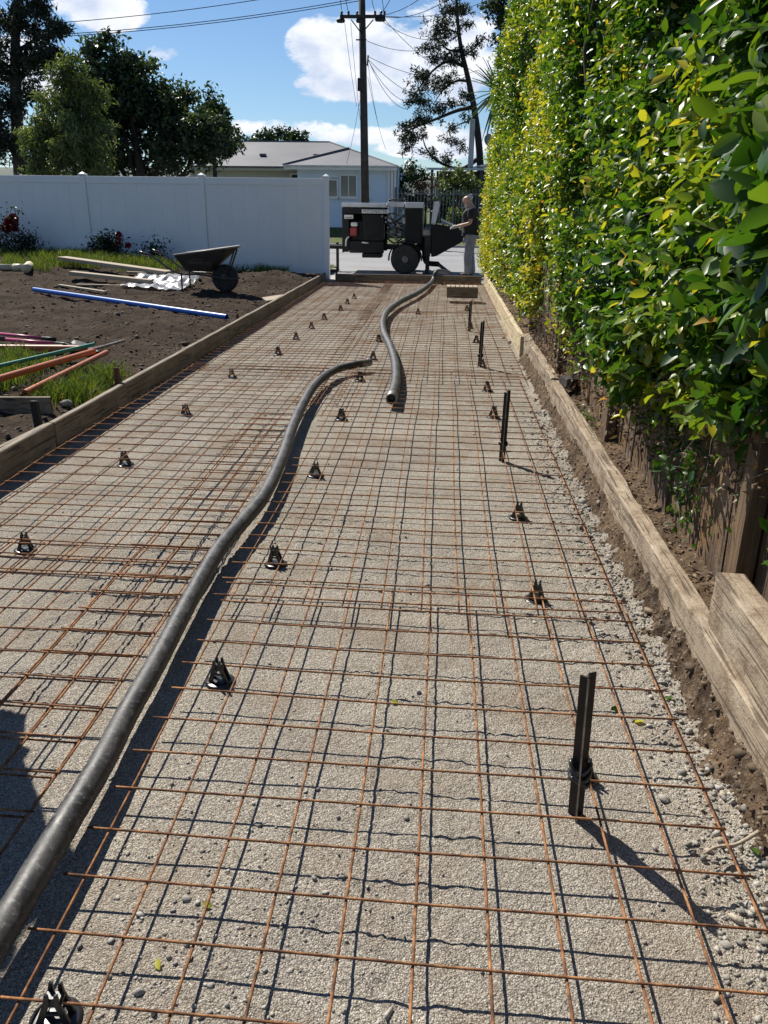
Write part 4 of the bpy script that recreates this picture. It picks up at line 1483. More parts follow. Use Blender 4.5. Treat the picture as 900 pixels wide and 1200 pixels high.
    bough([(558, 140), (540, 145), (528, 152)], .06, ((530, 150, .6, .3, 5), (545, 140, .5, .3, 4)))
    tree('leaning_pine', 'leaning dark pine with sparse drooping boughs behind the chimney', base, limbs, cl, M['pine_needle'], M['bark_dark'], .22, seed=37, lw=.26)
    # dark tree showing above the far end of the hedge
    Y = 44
    base = P(615, 215, Y); base[2] = .6
    cl = []
    for (px, py, r, n) in ((592, 20, 1.0, 18), (580, 5, .7, 12), (605, 40, 1.0, 16), (600, -10, 1.2, 20), (588, 50, .5, 8), (612, 80, 1.2, 18), (620, 130, 1.4, 18), (590, 75, .4, 5)):
        cl += random_crown(rng, P(px, py, Y), (r, r, r * .8), n, .35, 40, .2)
    tree('dark_tree', 'dark tree top rising beyond the street end of the hedge', base, [([base, P(612, 100, Y), P(600, -10, Y)], .3, .06), ([P(612, 120, Y), P(600, 70, Y), P(588, 40, Y)], .08, .02)], cl, M['tree_leaf'], M['bark_dark'], .2, seed=38)
    # yucca at the hedge end
    base = P(586, 250, 20.5); base[2] = 0
    t = thing('yucca', 'spiky yucca head poking out above the end of the hedge', 'yucca', base)
    org = base
    head = P(584, 108, 20.5)
    MB().tube(np.array([base, base * .5 + head * .5 + np.array([.05, 0, 0]), head]) - org, (.11, .09, .08), 8).build('trunk', M['branch'], t, smooth=True)
    for k in range(72):
        d = unit(rng.normal(0, 1, 3) + np.array([-.1, 0, .15]))
        L = rng.uniform(.7, 1.0)
        s = np.cross(d, (0, 0, 1.0)); s /= np.linalg.norm(s)
        u = np.cross(s, d)
        V, F = [], []
        m = 5
        for i, a in enumerate(np.linspace(0, 1, m)):
            w = .042 * (1 - a) ** .7 * (.55 + .9 * min(a * 4, 1))  + .001
            c = head - org + d * L * a + np.array([0, 0, -.14 * a * a * L])
            V += [c - s * w + u * .012, c, c + s * w + u * .012]
        for i in range(m - 1):
            b = i * 3
            F += [(b, b + 1, b + 4, b + 3), (b + 1, b + 2, b + 5, b + 4)]
        me = np_mesh('leaf', np.array(V), np.array(F))
        at = me.attributes.new('tone', 'FLOAT', 'POINT')
        at.data.foreach_set('value', np.full(len(V), rng.random(), np.float32))
        link('leaf', me, M['yucca_leaf'], t)
    # shrubs round the houses over the road
    def bush(px, py, Y, R, n, lab, mat='bush_leaf', leaf=.16, z0=.55):
        c = P(px, py, Y)
        b = np.array([c[0], c[1], z0])
        cl = random_crown(rng, c, R, n, .3, 40, .3)
        tree('shrub', lab, b, [([b, (b + c) / 2, c], .06, .02)], cl, M[mat], M['bark_dark'], leaf, seed=int(px), cat='shrub')
    bush(483, 222, 40, (.75, .8, 1.5), 60, 'dark bush at the corner of the white weatherboard house')
    bush(499, 228, 39, (.5, .5, 1.1), 26, 'thin reddish bush behind the iron fence', 'dry_leaf', .12)
    bush(540, 212, 40, (1.0, .8, .8), 40, 'loose green bush before the dark verandah', 'light_leaf')
    bush(535, 256, 37.2, (.45, .4, .4), 24, 'bright low bush behind the iron fence', 'grass', .14)
    bush(520, 240, 41, (.6, .5, .7), 24, 'dark shrub at the foot of the verandah posts')


build_trees()


def grass_blades(P, h, rng, parent, mat='grass', name='grass'):
    n = len(P)
    a = rng.uniform(0, 6.28, n)
    w = rng.uniform(.002, .0042, n) * (h / .12) ** .5
    d = np.stack([np.cos(a), np.sin(a), np.zeros(n)], 1)
    lean = unit(rng.normal(0, 1, (n, 3)) * np.array([1, 1, 0]) + 1e-6) * (h * rng.uniform(.15, .8, n))[:, None]
    up = np.stack([np.zeros(n), np.zeros(n), h], 1)
    mid = P + up * .6 + lean * .3
    tip = P + up * rng.uniform(.75, 1, (n, 1)) + lean
    V = np.stack([P - d * w[:, None], P + d * w[:, None], mid - d * w[:, None] * .8, mid + d * w[:, None] * .8, tip], 1).reshape(-1, 3)
    F = np.array([(0, 1, 3), (0, 3, 2), (2, 3, 4)])[None] + (np.arange(n) * 5)[:, None, None]
    tone = np.repeat(np.clip(rng.normal(.5, .27, n), 0, 1), 5)
    o = stuff_part(name, V, F.reshape(-1, 3), M[mat], parent, tone)
    return o


def build_grass():
    rng = np.random.default_rng(41)
    def patch(lab, pts, n, h, spread):
        P = []
        for (px, py) in pts:
            p = drop(px, py)
            P.append(np.column_stack([p[0] + rng.normal(0, spread[0], n), p[1] + rng.normal(0, spread[1], n)]))
        P = np.vstack(P)
        P = P[P[:, 0] < -2.53]
        z = soil_z(P[:, 0], P[:, 1]) - .005
        o = grass_blades(np.column_stack([P, z]), rng.uniform(.4, 1.0, len(P)) * h, rng, None)
        tag(o, lab, 'grass', kind='stuff')
    patch('bright grass tuft by the coloured pipes and form board', [(95, 458), (110, 452), (80, 464), (120, 445), (100, 470), (65, 468)], 360, .19, (.09, .11))
    patch('bright grass growing left of the orange pipe ends', [(5, 445), (20, 438), (35, 430), (10, 425), (0, 455)], 360, .2, (.10, .12))
    # along the fence foot
    P = np.column_stack([rng.uniform(-11, -3.2, 42000), 14.3 + rng.random(42000) ** .8 * 3.1])
    dens = fbm(P[:, 0] * 1.2, P[:, 1] * 1.5, s=45)
    P = P[(dens > .40) & ((P[:, 0] < -4.9 - .9 * (16.2 - P[:, 1]) * (P[:, 1] < 16.2)) | (P[:, 1] > 16.7))]
    P = P[(P[:, 1] > 16.0) | (dens[(dens > .44) & True][:len(P)] > .5)] if False else P
    z = soil_z(P[:, 0], P[:, 1]) - .005
    o = grass_blades(np.column_stack([P, z]), rng.uniform(.3, 1.0, len(P)) * .22, rng, None)
    tag(o, 'strip of sunlit grass along the foot of the white fence', 'grass', kind='stuff')
    n = 9000
    P = np.column_stack([rng.uniform(-6, -2.6, n), rng.uniform(18.0, 20.6, n)])
    o = grass_blades(np.column_stack([P, .03 + .07 * sstep(20.6, 20.0, P[:, 1])]), rng.uniform(.04, .09, n), rng, None)
    tag(o, 'short grass on the verge beside the drawbar of the pump', 'grass', kind='stuff')


build_grass()


# ------------------------------------------------------------------ white vinyl fence
def build_white_fence():
    Y = 17.62
    top = float(at_depth(383, 209, Y)[2])
    X = lambda px: float(at_depth(px, 206, Y)[0])
    posts = [X(382), X(236), X(97)]
    d = posts[1] - posts[2]
    posts += [posts[2] - d, posts[2] - 2 * d]
    t = thing('vinyl_fence', 'tall white vinyl privacy fence with capped posts behind the soil bed', 'fence', ((posts[0] + posts[-1]) / 2, Y, .1))
    ox, oy, oz = t.location
    rng = random.Random(3)
    for i, x in enumerate(posts):
        p = MB().bbox((x - .055 - ox, -.055, -.25), (x + .055 - ox, .055, top + .01 - oz)).build('post', M['white_vinyl'], t, bevel=.004)
        c = x - ox
        h = top + .011 - oz
        mb = MB()
        mb.bbox((c - .075, -.075, h), (c + .075, .075, h + .03))
        mb.add([(c - .06, -.06, h + .031), (c + .06, -.06, h + .031), (c + .06, .06, h + .031), (c - .06, .06, h + .031), (c, 0, h + .075)], [(0, 1, 4), (1, 2, 4), (2, 3, 4), (3, 0, 4), (3, 2, 1, 0)])
        mb.build('post_cap', M['white_vinyl'], t, bevel=.003)
        if i + 1 < len(posts):
            x0, x1 = posts[i + 1] + .056 - ox, x - .056 - ox
            MB().bbox((x0, -.024, top - .14 - oz), (x1, .024, top - oz)).build('top_rail', M['white_vinyl'], t, bevel=.004)
            MB().bbox((x0, -.024, .12 - oz), (x1, .024, .24 - oz)).build('bottom_rail', M['white_vinyl'], t, bevel=.004)
            n = 9
            w = (x1 - x0) / n
            for k in range(n):
                dy = rng.uniform(-.0015, .0015)
                MB().bbox((x0 + k * w + .0005, -.011 + dy, .241 - oz), (x0 + (k + 1) * w - .0005, .011 + dy, top - .141 - oz)).build('board', M['white_vinyl'], t, bevel=.0012)


build_white_fence()


# ------------------------------------------------------------------ wheelbarrow
def text_mesh(s, size, name='lettering', font_space=1.0):
    cu = bpy.data.curves.new(name, 'FONT')
    cu.body = s
    cu.size = size
    cu.space_character = font_space
    cu.align_x = 'CENTER'
    cu.align_y = 'CENTER'
    cu.extrude = .0008
    ob = bpy.data.objects.new(name, cu)
    COL.objects.link(ob)
    dg = bpy.context.evaluated_depsgraph_get()
    me = bpy.data.meshes.new_from_object(ob.evaluated_get(dg))
    bpy.data.objects.remove(ob)
    bpy.data.curves.remove(cu)
    return me


def build_barrow():
    g = drop(262, 341)
    Yb = float(g[1])
    root = np.array([float(at_depth(240, 336, Yb)[0]), Yb, float(g[2])])
    t = thing('wheelbarrow', 'black wheelbarrow with a big tray parked on the soil before the white fence', 'wheelbarrow', root)
    L = lambda px, py, dy=0.0: at_depth(px, py, Yb + dy) - root
    # tray: near side rim from (205,300) to (272,291); floor (218,317)-(247,317)
    hw, bw = .33, .20
    a, b = L(203, 299, -hw), L(273, 290, -hw)
    f0, f1 = L(218, 318, -bw), L(246, 318, -bw)
    rim = [np.array([a[0], -hw, a[2]]), np.array([b[0] - .08, -hw, b[2] - .01]), np.array([b[0], -hw * .45, b[2] + .0]), np.array([b[0], hw * .45, b[2]]), np.array([b[0] - .08, hw, b[2] - .01]), np.array([a[0], hw, a[2]])]
    flo = [np.array([f0[0], -bw, f0[2]]), np.array([f1[0] - .04, -bw, f1[2]]), np.array([f1[0], -bw * .5, f1[2]]), np.array([f1[0], bw * .5, f1[2]]), np.array([f1[0] - .04, bw, f1[2]]), np.array([f0[0], bw, f0[2]])]
    n = 6
    mb = MB()
    cen = sum(rim) / n
    V = rim + flo + [r + (cen - r) * .03 - np.array([0, 0, .0]) for r in rim] + [q + (sum(flo) / n - q) * .04 + np.array([0, 0, .012]) for q in flo]
    F = []
    for i in range(n):
        j = (i + 1) % n
        F += [(i, j, n + j, n + i), (2 * n + j, 2 * n + i, 3 * n + i, 3 * n + j), (j, i, 2 * n + i, 2 * n + j)]
    F += [tuple(range(2 * n - 1, n - 1, -1)), tuple(3 * n + i for i in range(n))]
    tray = mb.add(V, F).build('tray', M['barrow_tray'], t, bevel=.012, seg=2)
    lip = MB().tube(rim, .014, 8, closed=True)
    lip.build('rim', M['barrow_rim'], tray, smooth=True)
    # lettering on the near side
    c0 = (rim[0] + rim[1] + flo[0] + flo[1]) / 4
    ex = unit(rim[1] - rim[0])
    nrm = unit(np.cross(rim[1] - rim[0], flo[0] - rim[0]))
    if nrm[1] > 0: nrm = -nrm
    ez = np.cross(nrm, ex) * -1
    if ez[2] < 0: ez = -ez
    me = text_mesh('CAMARTEC', .075)
    o = link('lettering', me, M['barrow_rim'], tray)
    ex2 = unit(flo[1] - flo[0]); ez2 = unit(ez - ex2 * (ez @ ex2)); n2 = np.cross(ex2, ez2)
    p = c0 + n2 * .010 + ez2 * -.02
    o.matrix_local = Matrix(((ex2[0], ez2[0], n2[0], p[0]), (ex2[1], ez2[1], n2[1], p[1]), (ex2[2], ez2[2], n2[2], p[2]), (0, 0, 0, 1)))
    arc = MB().tube([p + ex2 * x + ez2 * (.045 + .022 * (1 - (x / .12) ** 2)) for x in np.linspace(-.17, .08, 12)], .004, 5)
    arc.build('emblem_arc', M['barrow_rim'], tray)
    # wheel
    wc = L(264, 326)
    r = wc[2] - (g[2] - root[2])
    r = .215
    wc[2] = (float(soil_z(root[0] + wc[0], Yb)) - root[2]) + r - .012
    w = MB().lathe([(r * .55, -.045), (r * .8, -.05), (r * .95, -.042), (r, -.02), (r, .02), (r * .95, .042), (r * .8, .05), (r * .55, .045)], 28, wc, 'y')
    wh = w.build('wheel', M['tyre'], t, smooth=True)
    MB().lathe([(.02, -.06), (.11, -.03), (r * .56, -.034), (r * .56, .034), (.11, .03), (.02, .06)], 20, wc, 'y').build('rim', M['barrow_frame'], wh)
    # frame: two long tubes from handles to the axle, nose brace, legs
    for s in (-1, 1):
        h0 = L(171, 294) ; h1 = L(185, 299); h2 = L(212, 318); h3 = L(240, 321); h4 = wc
        pts = [np.array([h0[0], s * .30, h0[2]]), np.array([h1[0], s * .29, h1[2]]), np.array([h2[0], s * .24, h2[2]]), np.array([h3[0], s * .17, h3[2]]), np.array([wc[0], s * .075, wc[2]]), np.array([wc[0] + .22, s * .075, wc[2] + .0])]
        MB().tube(spline(pts, 5), .016, 8).build('frame_tube', M['barrow_frame'], t, smooth=True)
        gp_ = [pts[0], pts[0] * .4 + pts[1] * .6]
        MB().tube(gp_, .021, 8).build('grip', M['black_plastic'], t, smooth=True)
        la = np.array([L(217, 318)[0], s * .22, L(217, 318)[2]])
        lx = la[0] + .0
        lz = float(soil_z(root[0] + lx, Yb + s * .22)) - root[2] - .01
        MB().tube([la, np.array([lx, s * .22, lz]), ], .014, 8).build('leg', M['barrow_frame'], t, smooth=True)
        nz = np.array([b[0] - .04, s * .09, b[2] - .05])
        MB().tube([np.array([wc[0] + .02, s * .08, wc[2]]), nz], .014, 8).build('nose_strut', M['barrow_frame'], t, smooth=True)


build_barrow()


# ------------------------------------------------------------------ things lying on the soil
def build_litter():
    def pipe(name, lab, a, b, r, m, cat='pipe', lift=.0, hollow=True):
        p, q = drop(*a), drop(*b)
        n = 14
        pts = [p + (q - p) * s for s in np.linspace(0, 1, n)]
        gz = max(float(soil_z(c[0], c[1])) - c[2] for c in pts[::3])
        mid = (p + q) / 2
        base = np.array([mid[0], mid[1], mid[2]])
        off = np.array([0, 0, r + max(gz, 0) * .4 + lift])
        P = [c + off - base for c in pts]
        mb = MB()
        mb.tube(P, r, 12, cap=False)
        if hollow:
            mb.tube(P[::-1], r * .86, 12, cap=False)
        o = mb.build(name, m, loc=base, smooth=True)
        return tag(o, lab, cat)
    pipe('water_pipe', 'long blue plastic pipe lying across the soil', (40, 343), (266, 376), .034, M['blue'])
    pipe('drain_pipe', 'orange pipe lying beside the green conduit', (-30, 476), (112, 430), .026, M['orange'], lift=.11)
    pipe('drain_pipe', 'faded orange pipe lying closest to the form board', (32, 480), (127, 429), .022, M['orange'], lift=.09)
    pipe('drain_pipe', 'orange pipe lying behind the green conduit', (-20, 422), (104, 423), .026, M['orange'], lift=.07)
    pipe('conduit', 'green conduit lying over the grass with a bare grey end', (-25, 462), (113, 427), .017, M['green'], lift=.15)
    pipe('conduit', 'thin grey conduit tip beyond the green conduit', (112, 427), (147, 416), .013, M['steel'], lift=.12)

    def plank(lab, a, b, w, h, m=M['plank'], tilt=0.0, lift=0.0, name='plank', cat='plank'):
        p, q = drop(*a), drop(*b)
        mid = (p + q) / 2
        L = float(np.linalg.norm(q - p))
        o = MB().box((0, 0, h / 2), (L, w, h)).build(name, m, loc=(mid[0], mid[1], mid[2] + lift), bevel=.003)
        d = q - p
        o.rotation_euler = (tilt, -math.asin(d[2] / L), math.atan2(d[1], d[0]))
        return tag(o, lab, cat)
    plank('wide pale plank resting on top of the timber heap', (74, 313), (200, 331), .22, .06, lift=.13)
    plank('pale plank in the middle of the timber heap', (84, 327), (178, 337), .18, .06, lift=.07)
    plank('short thin lath lying before the timber heap', (70, 335), (124, 343), .06, .025)
    plank('thin grey plank tucked behind the lath', (90, 335), (150, 336), .08, .03)
    plank('flat pale plank beneath the wheelbarrow handles', (150, 322), (215, 325), .16, .04, lift=.02)
    plank('thin plank lying past the plastic sheet', (200, 338), (228, 336), .06, .03)
    plank('pale batten lying behind the barrow wheel', (278, 315), (312, 314), .10, .04)
    plank('grey board lying left of the shovel blade', (-20, 412), (73, 412), .10, .05, M['form_x'], lift=.01, name='board', cat='board')

    def shovel(lab, a, b, r, blade=True):
        p, q = drop(*a), drop(*b)
        p, q = p + np.array([0, 0, .07]), q + np.array([0, 0, .05])
        t = thing('shovel', lab, 'shovel', (q[0], q[1], q[2] - .05))
        o = np.array(t.location)
        d = unit(q - p)
        MB().tube([p - o, p + (q - p) * .45 - o], r * 1.25, 10).build('grip', M['black_plastic'], t, smooth=True)
        MB().tube([p + (q - p) * .45 - o, q - o], r, 10).build('handle', M['pink'], t, smooth=True)
        MB().tube([q - o, q + d * .16 - o], r * 1.3, 10).build('socket', M['dark_metal'], t, smooth=True)
        if blade:
            s = unit(np.cross(d, (0, 0, 1.0)))
            u = np.cross(s, d)
            c = q + d * .14 - o
            V, F = [], []
            m = 8
            for i, x in enumerate(np.linspace(0, 1, m)):
                w = .11 * (1 - max(0, x - .6) ** 2 * 5.0) * (.8 + .2 * min(1, x * 6))
                dz = .03 * (1 - x)
                for k, y in enumerate((-1, -.5, 0, .5, 1)):
                    V.append(c + d * x * .30 + s * w * y + u * (dz - .02 + .022 * y * y) + np.array([0, 0, -.04 * x]))
            for i in range(m - 1):
                for k in range(4):
                    F.append((i * 5 + k, (i + 1) * 5 + k, (i + 1) * 5 + k + 1, i * 5 + k + 1))
            bo = MB().add(V, F).build('blade', M['dark_metal'], t, smooth=True)
            md = bo.modifiers.new('thick', 'SOLIDIFY'); md.thickness = .005
    shovel('long shovel with pink handle and broad dark blade on the soil', (-40, 402), (66, 409), .017)
    shovel('pink and black handled tool lying behind the shovel', (-40, 395), (50, 402), .015, False)
    # cream drain fittings near the roses
    p = drop(36, 318)
    t = thing('pipe_fitting', 'cream plastic pipe with a tee fitting on the grass by the red roses', 'pipe fitting', p)
    MB().tube([(-1.4, .1, .06), (-.25, .0, .06)], .055, 14).build('pipe', M['pvc'], t, smooth=True)
    MB().tube([(-.3, 0, .06), (-.12, 0, .06)], .065, 14).build('collar', M['pvc'], t, smooth=True)
    MB().tube([(-.16, .30, .085), (-.04, -.02, .07), (.04, -.24, .06)], (.07, .07, .075), 14).build('tee', M['pvc'], t, smooth=True)
    # crumpled clear plastic
    p = drop(188, 337)
    rng = np.random.default_rng(5)
    V, F = grid(np.linspace(-.52, .52, 34), np.linspace(-.42, .55, 30), lambda X, Y: 0 * X)
    X, Y = V[:, 0].copy(), V[:, 1].copy()
    edge = 1 + .25 * (fbm(np.arctan2(X, Y) * 2, 0, s=201) - .5)
    V[:, 0] = X * edge + .12 * (fbm(X * 4, Y * 4, s=202) - .5)
    V[:, 1] = Y * edge + .12 * (fbm(X * 4, Y * 4, s=203) - .5)
    V[:, 2] = soil_z(V[:, 0] + p[0], V[:, 1] + p[1]) - p[2] + .03 + .16 * np.abs(fbm(X * 3, Y * 3, s=204) - .5) + .05 * np.abs(fbm(X * 11, Y * 11, s=205) - .5) + .10 * sstep(0, .5, Y)
    o = link('plastic_sheet', np_mesh('plastic_sheet', V, F), M['sheet'], loc=p, smooth=True)
    tag(o, 'crumpled white plastic sheet lying beside the timber heap', 'plastic sheet')
    # broken white rubble by the pipes
    for i, (px, py, s) in enumerate(((62, 431, .05), (72, 428, .06), (80, 426, .045), (55, 434, .04), (45, 432, .055), (30, 436, .05), (78, 476, .06), (92, 448, .03))):
        p = drop(px, py)
        V, F = scatter_stones(np.array([[0, 0, 0.]]), np.array([s]), rng)
        o = link('rubble_stone', np_mesh('rubble_stone', V, F), M['chimney'] if i < 5 else M['stone'], loc=(p[0], p[1], p[2] + s * .4))
        tag(o, 'pale lump of rubble lying among the coloured pipes', 'rubble', 'rubble by the pipes')
    # fallen leaves on the gravel
    for (px, py, q, lab) in ((756, 847, .90, 'bright yellow fallen leaf on the gravel beside the split stake'), (715, 835, .25, 'dark green fallen leaf behind the split stake'), (790, 820, .5, 'green fallen leaf at the foot of the earth bank'),
                             (184, 1127, .9, 'small yellow leaf under the mesh near the hose'), (237, 1062, .82, 'tiny yellow leaf at a wire crossing near the hose'), (458, 822, .85, 'pale yellow leaf in the middle of the gravel'), (888, 1010, .5, 'green leaf at the bank foot near the root')):
        p = gp(px, py)
        V = np.array([(0, 0, 0.), (.012, -.009, .004), (.026, -.008, .005), (.036, 0, .0), (.026, .008, .006), (.012, .009, .003), (.013, 0, 0), (.026, 0, .001)])
        me = np_mesh('fallen_leaf', V, np.array([(0, 1, 6), (1, 2, 7), (1, 7, 6), (2, 3, 7), (0, 6, 5), (5, 6, 7), (5, 7, 4), (4, 7, 3)]))
        at = me.attributes.new('tone', 'FLOAT', 'POINT')
        at.data.foreach_set('value', np.full(8, q, np.float32))
        sc = .75 if px in (184, 237, 458) else 1.05
        o = link('fallen_leaf', me, M['hedge_leaf'], loc=(p[0], p[1], float(pad_z(min(p[0], .9), p[1])) + .008))
        o.rotation_euler = (.35, .2, px * .37)
        o.scale = (sc, sc, sc)
        tag(o, lab, 'leaf')
    # a bit of root sticking out of the bank
    p = gp(862, 995, .03)
    pts = spline([(.06, .03, .03), (0, 0, .015), (-.05, -.01, .012), (-.085, -.03, .008)], 5)
    tag(MB().tube(pts, np.linspace(.006, .003, len(pts)), 6).build('root', M['plank'], loc=p, smooth=True), 'bare pale root poking out of the earth bank', 'root')


build_litter()


# ------------------------------------------------------------------ roses by the white fence
def build_roses():
    rng = np.random.default_rng(61)
    def rose(px, py, top_py, n, flowers, lab, spread):
        n = int(n * 3.2)
        b = drop(px, py)
        b = np.array([at_depth(px, py, 17.0)[0], 17.0, 0.0])
        b[2] = float(soil_z(b[0], b[1]))
        h = float(at_depth(px, top_py, 17.0)[2]) - b[2]
        t = thing('rose_bush', lab, 'rose bush', b)
        P = []
        for k in range(6):
            e = np.array([rng.normal(0, spread), rng.normal(0, .15), h * rng.uniform(.5, 1)])
            pts = spline([(0, 0, 0), e * .5 + rng.normal(0, .05, 3), e], 6)
            MB().tube(pts, np.linspace(.012, .004, len(pts)), 5).build('stem', M['bark_dark'], t, smooth=True)
            P.append(pts[rng.integers(4, len(pts), n // 6)] + rng.normal(0, .10, (n // 6, 3)))
        P = np.vstack(P)
        P[:, 2] = np.maximum(P[:, 2], .02)
        L = rng.uniform(.04, .08, len(P))
        V, F, k = leaf_mesh_data(P, rng.normal(0, 1, (len(P), 3)), rng.normal(0, 1, (len(P), 3)) + np.array([0, 0, .8]), L, L * .6, False)
        stuff_part('foliage', V, F, M['bush_leaf'], t, np.repeat(rng.uniform(0, .5, len(P)), k))
        for (fx, fy, r) in flowers:
            c = at_depth(fx, fy, 16.85) - b
            m2 = 90
            u = unit(rng.normal(0, 1, (m2, 3)))
            V, F, k = leaf_mesh_data(c + u * r * .45, u + rng.normal(0, .4, (m2, 3)), rng.normal(0, 1, (m2, 3)), np.full(m2, r * .8), np.full(m2, r * .75), False)
            link('bloom', np_mesh('bloom', V, F), M['petal'], t)
    rose(4, 292, 245, 300, ((12, 262, .12), (16, 256, .09), (7, 268, .09), (17, 267, .08)), 'tall rose bush with a crimson bloom cluster against the white fence', .22)
    rose(25, 298, 275, 220, (), 'low leafy shoots beside the tall crimson rose bush', .3)
    rose(128, 300, 277, 460, ((139, 275, .06), (150, 288, .06), (130, 286, .07), (138, 282, .06)), 'round rose bush with dull red blooms below the fence joint', .25)
    rose(178, 298, 283, 130, (), 'dark leafy shoot standing by the wheelbarrow handles', .16)


build_roses()


# ------------------------------------------------------------------ concrete pump trailer
def build_pump():
    Y0 = 19.55
    base = gp(475, 320.5, -.01)
    root = np.array([float(at_depth(475, 320, Y0)[0]), Y0, -.008])
    t = thing('concrete_pump', 'black trailer concrete pump with hopper parked on the street', 'concrete pump', root)
    X = lambda px: float(at_depth(px, 270, Y0)[0] - root[0])
    Z = lambda py: float(at_depth(450, py, Y0)[2] - root[2])
    D = 1.25
    B = lambda name, px0, py0, px1, py1, y0, y1, m, bev=.012, par=t: MB().bbox((X(px0), y0, Z(py1)), (X(px1), y1, Z(py0))).build(name, m, par, bevel=bev)
    # engine housing: near side built up of panels round an opening
    B('roof_panel', 400.5, 238, 452, 243, .0, D, M['grey_lid'])
    B('side_panel', 401, 243.3, 450, 251, .02, .05, M['black_paint'])
    B('side_panel', 401, 251.2, 409, 296, .02, .05, M['black_paint'])
    B('side_panel', 409.2, 283, 450, 297, .02, .05, M['black_paint'])
    B('side_panel', 424, 251.2, 449.5, 283, .09, .11, M['black_paint'])
    B('back_panel', 401, 243.3, 450, 297, D - .05, D - .02, M['black_paint'])
    B('end_panel', 400.5, 243.3, 402, 297, .052, D - .052, M['black_paint'])
    B('engine_block', 409, 259, 447, 283, .25, D - .2, M['dark_metal'], .03)
    B('fuel_tank', 408.8, 267, 418, 277.5, .06, .24, M['red_paint'], .02)
    B('air_filter', 410.5, 261, 418.5, 266, .06, .22, M['sign_white'], .02)
    B('battery_box', 424, 297.3, 447, 302.5, .05, .55, M['black_paint'])
    MB().tube(spline([(X(405), .01, Z(289)), (X(406), -.01, Z(281)), (X(409), .02, Z(278))], 6), .02, 8).build('hose', M['sign_white'], t, smooth=True)
    MB().tube([(X(424), .01, Z(284.6)), (X(432), .0, Z(285))], .016, 8).build('hose', M['sign_white'], t, smooth=True)
    B('hood', 453, 236.2, 473, 242.5, .1, D - .1, M['grey_lid'])
    MB().tube(spline([(X(456), .12, Z(236)), (X(457), .12, Z(234.2)), (X(470), .12, Z(234.2)), (X(471), .12, Z(236))], 5), .02, 8).build('hood_handle', M['dark_metal'], t, smooth=True)
    # hydraulic tank
    B('oil_tank', 474.5, 243.5, 494.5, 285, .04, D - .1, M['black_paint'])
    B('oil_tank_lid', 474, 236.5, 495, 243.3, .02, D - .08, M['grey_lid'])
    # pipework and valves in the gap
    rng = random.Random(8)
    for k in range(11):
        a = (X(rng.uniform(449, 455)), rng.uniform(.15, .6), Z(rng.uniform(246, 285)))
        b = (X(rng.uniform(468, 475)), rng.uniform(.15, .6), Z(rng.uniform(246, 285)))
        m = ((a[0] + b[0]) / 2, (a[1] + b[1]) / 2 - .05, (a[2] + b[2]) / 2 + rng.uniform(-.12, .05))
        MB().tube(spline([a, m, b], 5), rng.uniform(.012, .022), 7).build('hydraulic_hose', M['black_plastic'] if k % 3 else M['steel'], t, smooth=True)
    for (px, py) in ((455, 254), (461, 258), (466, 264), (458, 272), (468, 275), (464, 280)):
        MB().lathe([(.03, -.05), (.05, -.04), (.05, .04), (.03, .05)], 10, (X(px), .3, Z(py)), 'y').build('valve', M['steel'], t)
    # chassis, drawbar, axle, guard, wheels
    B('chassis', 400, 288, 500, 293, .25, .33, M['black_paint'])
    B('chassis', 400, 288, 500, 293, D - .33, D - .25, M['black_paint'])
    mb = MB().beam((X(404), .3, Z(291)), (X(376), D / 2 - .03, Z(291.5)), .07, .09).beam((X(404), D - .3, Z(291)), (X(376), D / 2 + .03, Z(291.5)), .07, .09)
    mb.build('drawbar', M['black_paint'], t, bevel=.006)
    MB().tube([(X(376), D / 2, Z(291)), (X(371), D / 2, Z(291))], .04, 10).build('coupling', M['dark_metal'], t)
    MB().tube([(X(392), D / 2 - .1, Z(286)), (X(392), D / 2 - .1, .02)], .035, 10).build('jockey_leg', M['dark_metal'], t)
    r = .335
    for y in (-.02, D - .02):
        c = (X(475.5), y, r)
        tw = MB().lathe([(.2, -.09), (r * .85, -.1), (r * .97, -.085), (r, -.05), (r, .05), (r * .97, .085), (r * .85, .1), (.2, .09)], 32, c, 'y').build('wheel', M['tyre'], t, smooth=True)
        MB().lathe([(.03, -.115), (.07, -.11), (.075, -.07), (.17, -.06), (.205, -.085), (.205, .085), (.03, .07)], 24, c, 'y').build('rim', M['barrow_rim'], tw)
        arc = [(X(475.5) + (r + .06) * math.cos(a), r + (r + .06) * math.sin(a)) for a in np.linspace(rad(-5), rad(185), 18)]
        arc2 = [(X(475.5) + (r + .035) * math.cos(a), r + (r + .035) * math.sin(a)) for a in np.linspace(rad(185), rad(-5), 18)]
        mb = MB()
        n = 18
        for i in range(n - 1):
            q = [arc[i], arc[i + 1], arc2[n - 2 - i], arc2[n - 1 - i]]
            mb.prism(q, y - .12, y + .12)
        mb.build('mudguard', M['black_paint'], t)
    MB().tube([(X(475.5), .09, r), (X(475.5), D - .13, r)], .04, 8).build('axle', M['dark_metal'], t)
    # outriggers
    for y in (.02, D - .1):
        mb = MB().bbox((X(498), y, Z(300)), (X(505), y + .09, Z(276)))
        mb.bbox((X(499.5), y + .02, .02), (X(503.5), y + .07, Z(300.2)))
        mb.bbox((X(497.5), y - .02, .0), (X(505.5), y + .11, .02))
        mb.build('outrigger', M['dark_metal'], t, bevel=.006)
    B('valve_block', 495.5, 268, 504, 276, .0, .2, M['steel'], .02)
    B('pump_body', 490, 277, 500, 294, .35, D - .35, M['dark_metal'], .02)
    # hopper: outline tapering down to the left, open at the top
    out = [(505, 262), (539, 268), (545, 277), (543.5, 281), (512, 299), (506.5, 300)]
    o2 = [(X(a), Z(b)) for a, b in out]
    MB().prism(o2, .05, .08).build('hopper_side', M['black_paint'], t, bevel=.004)
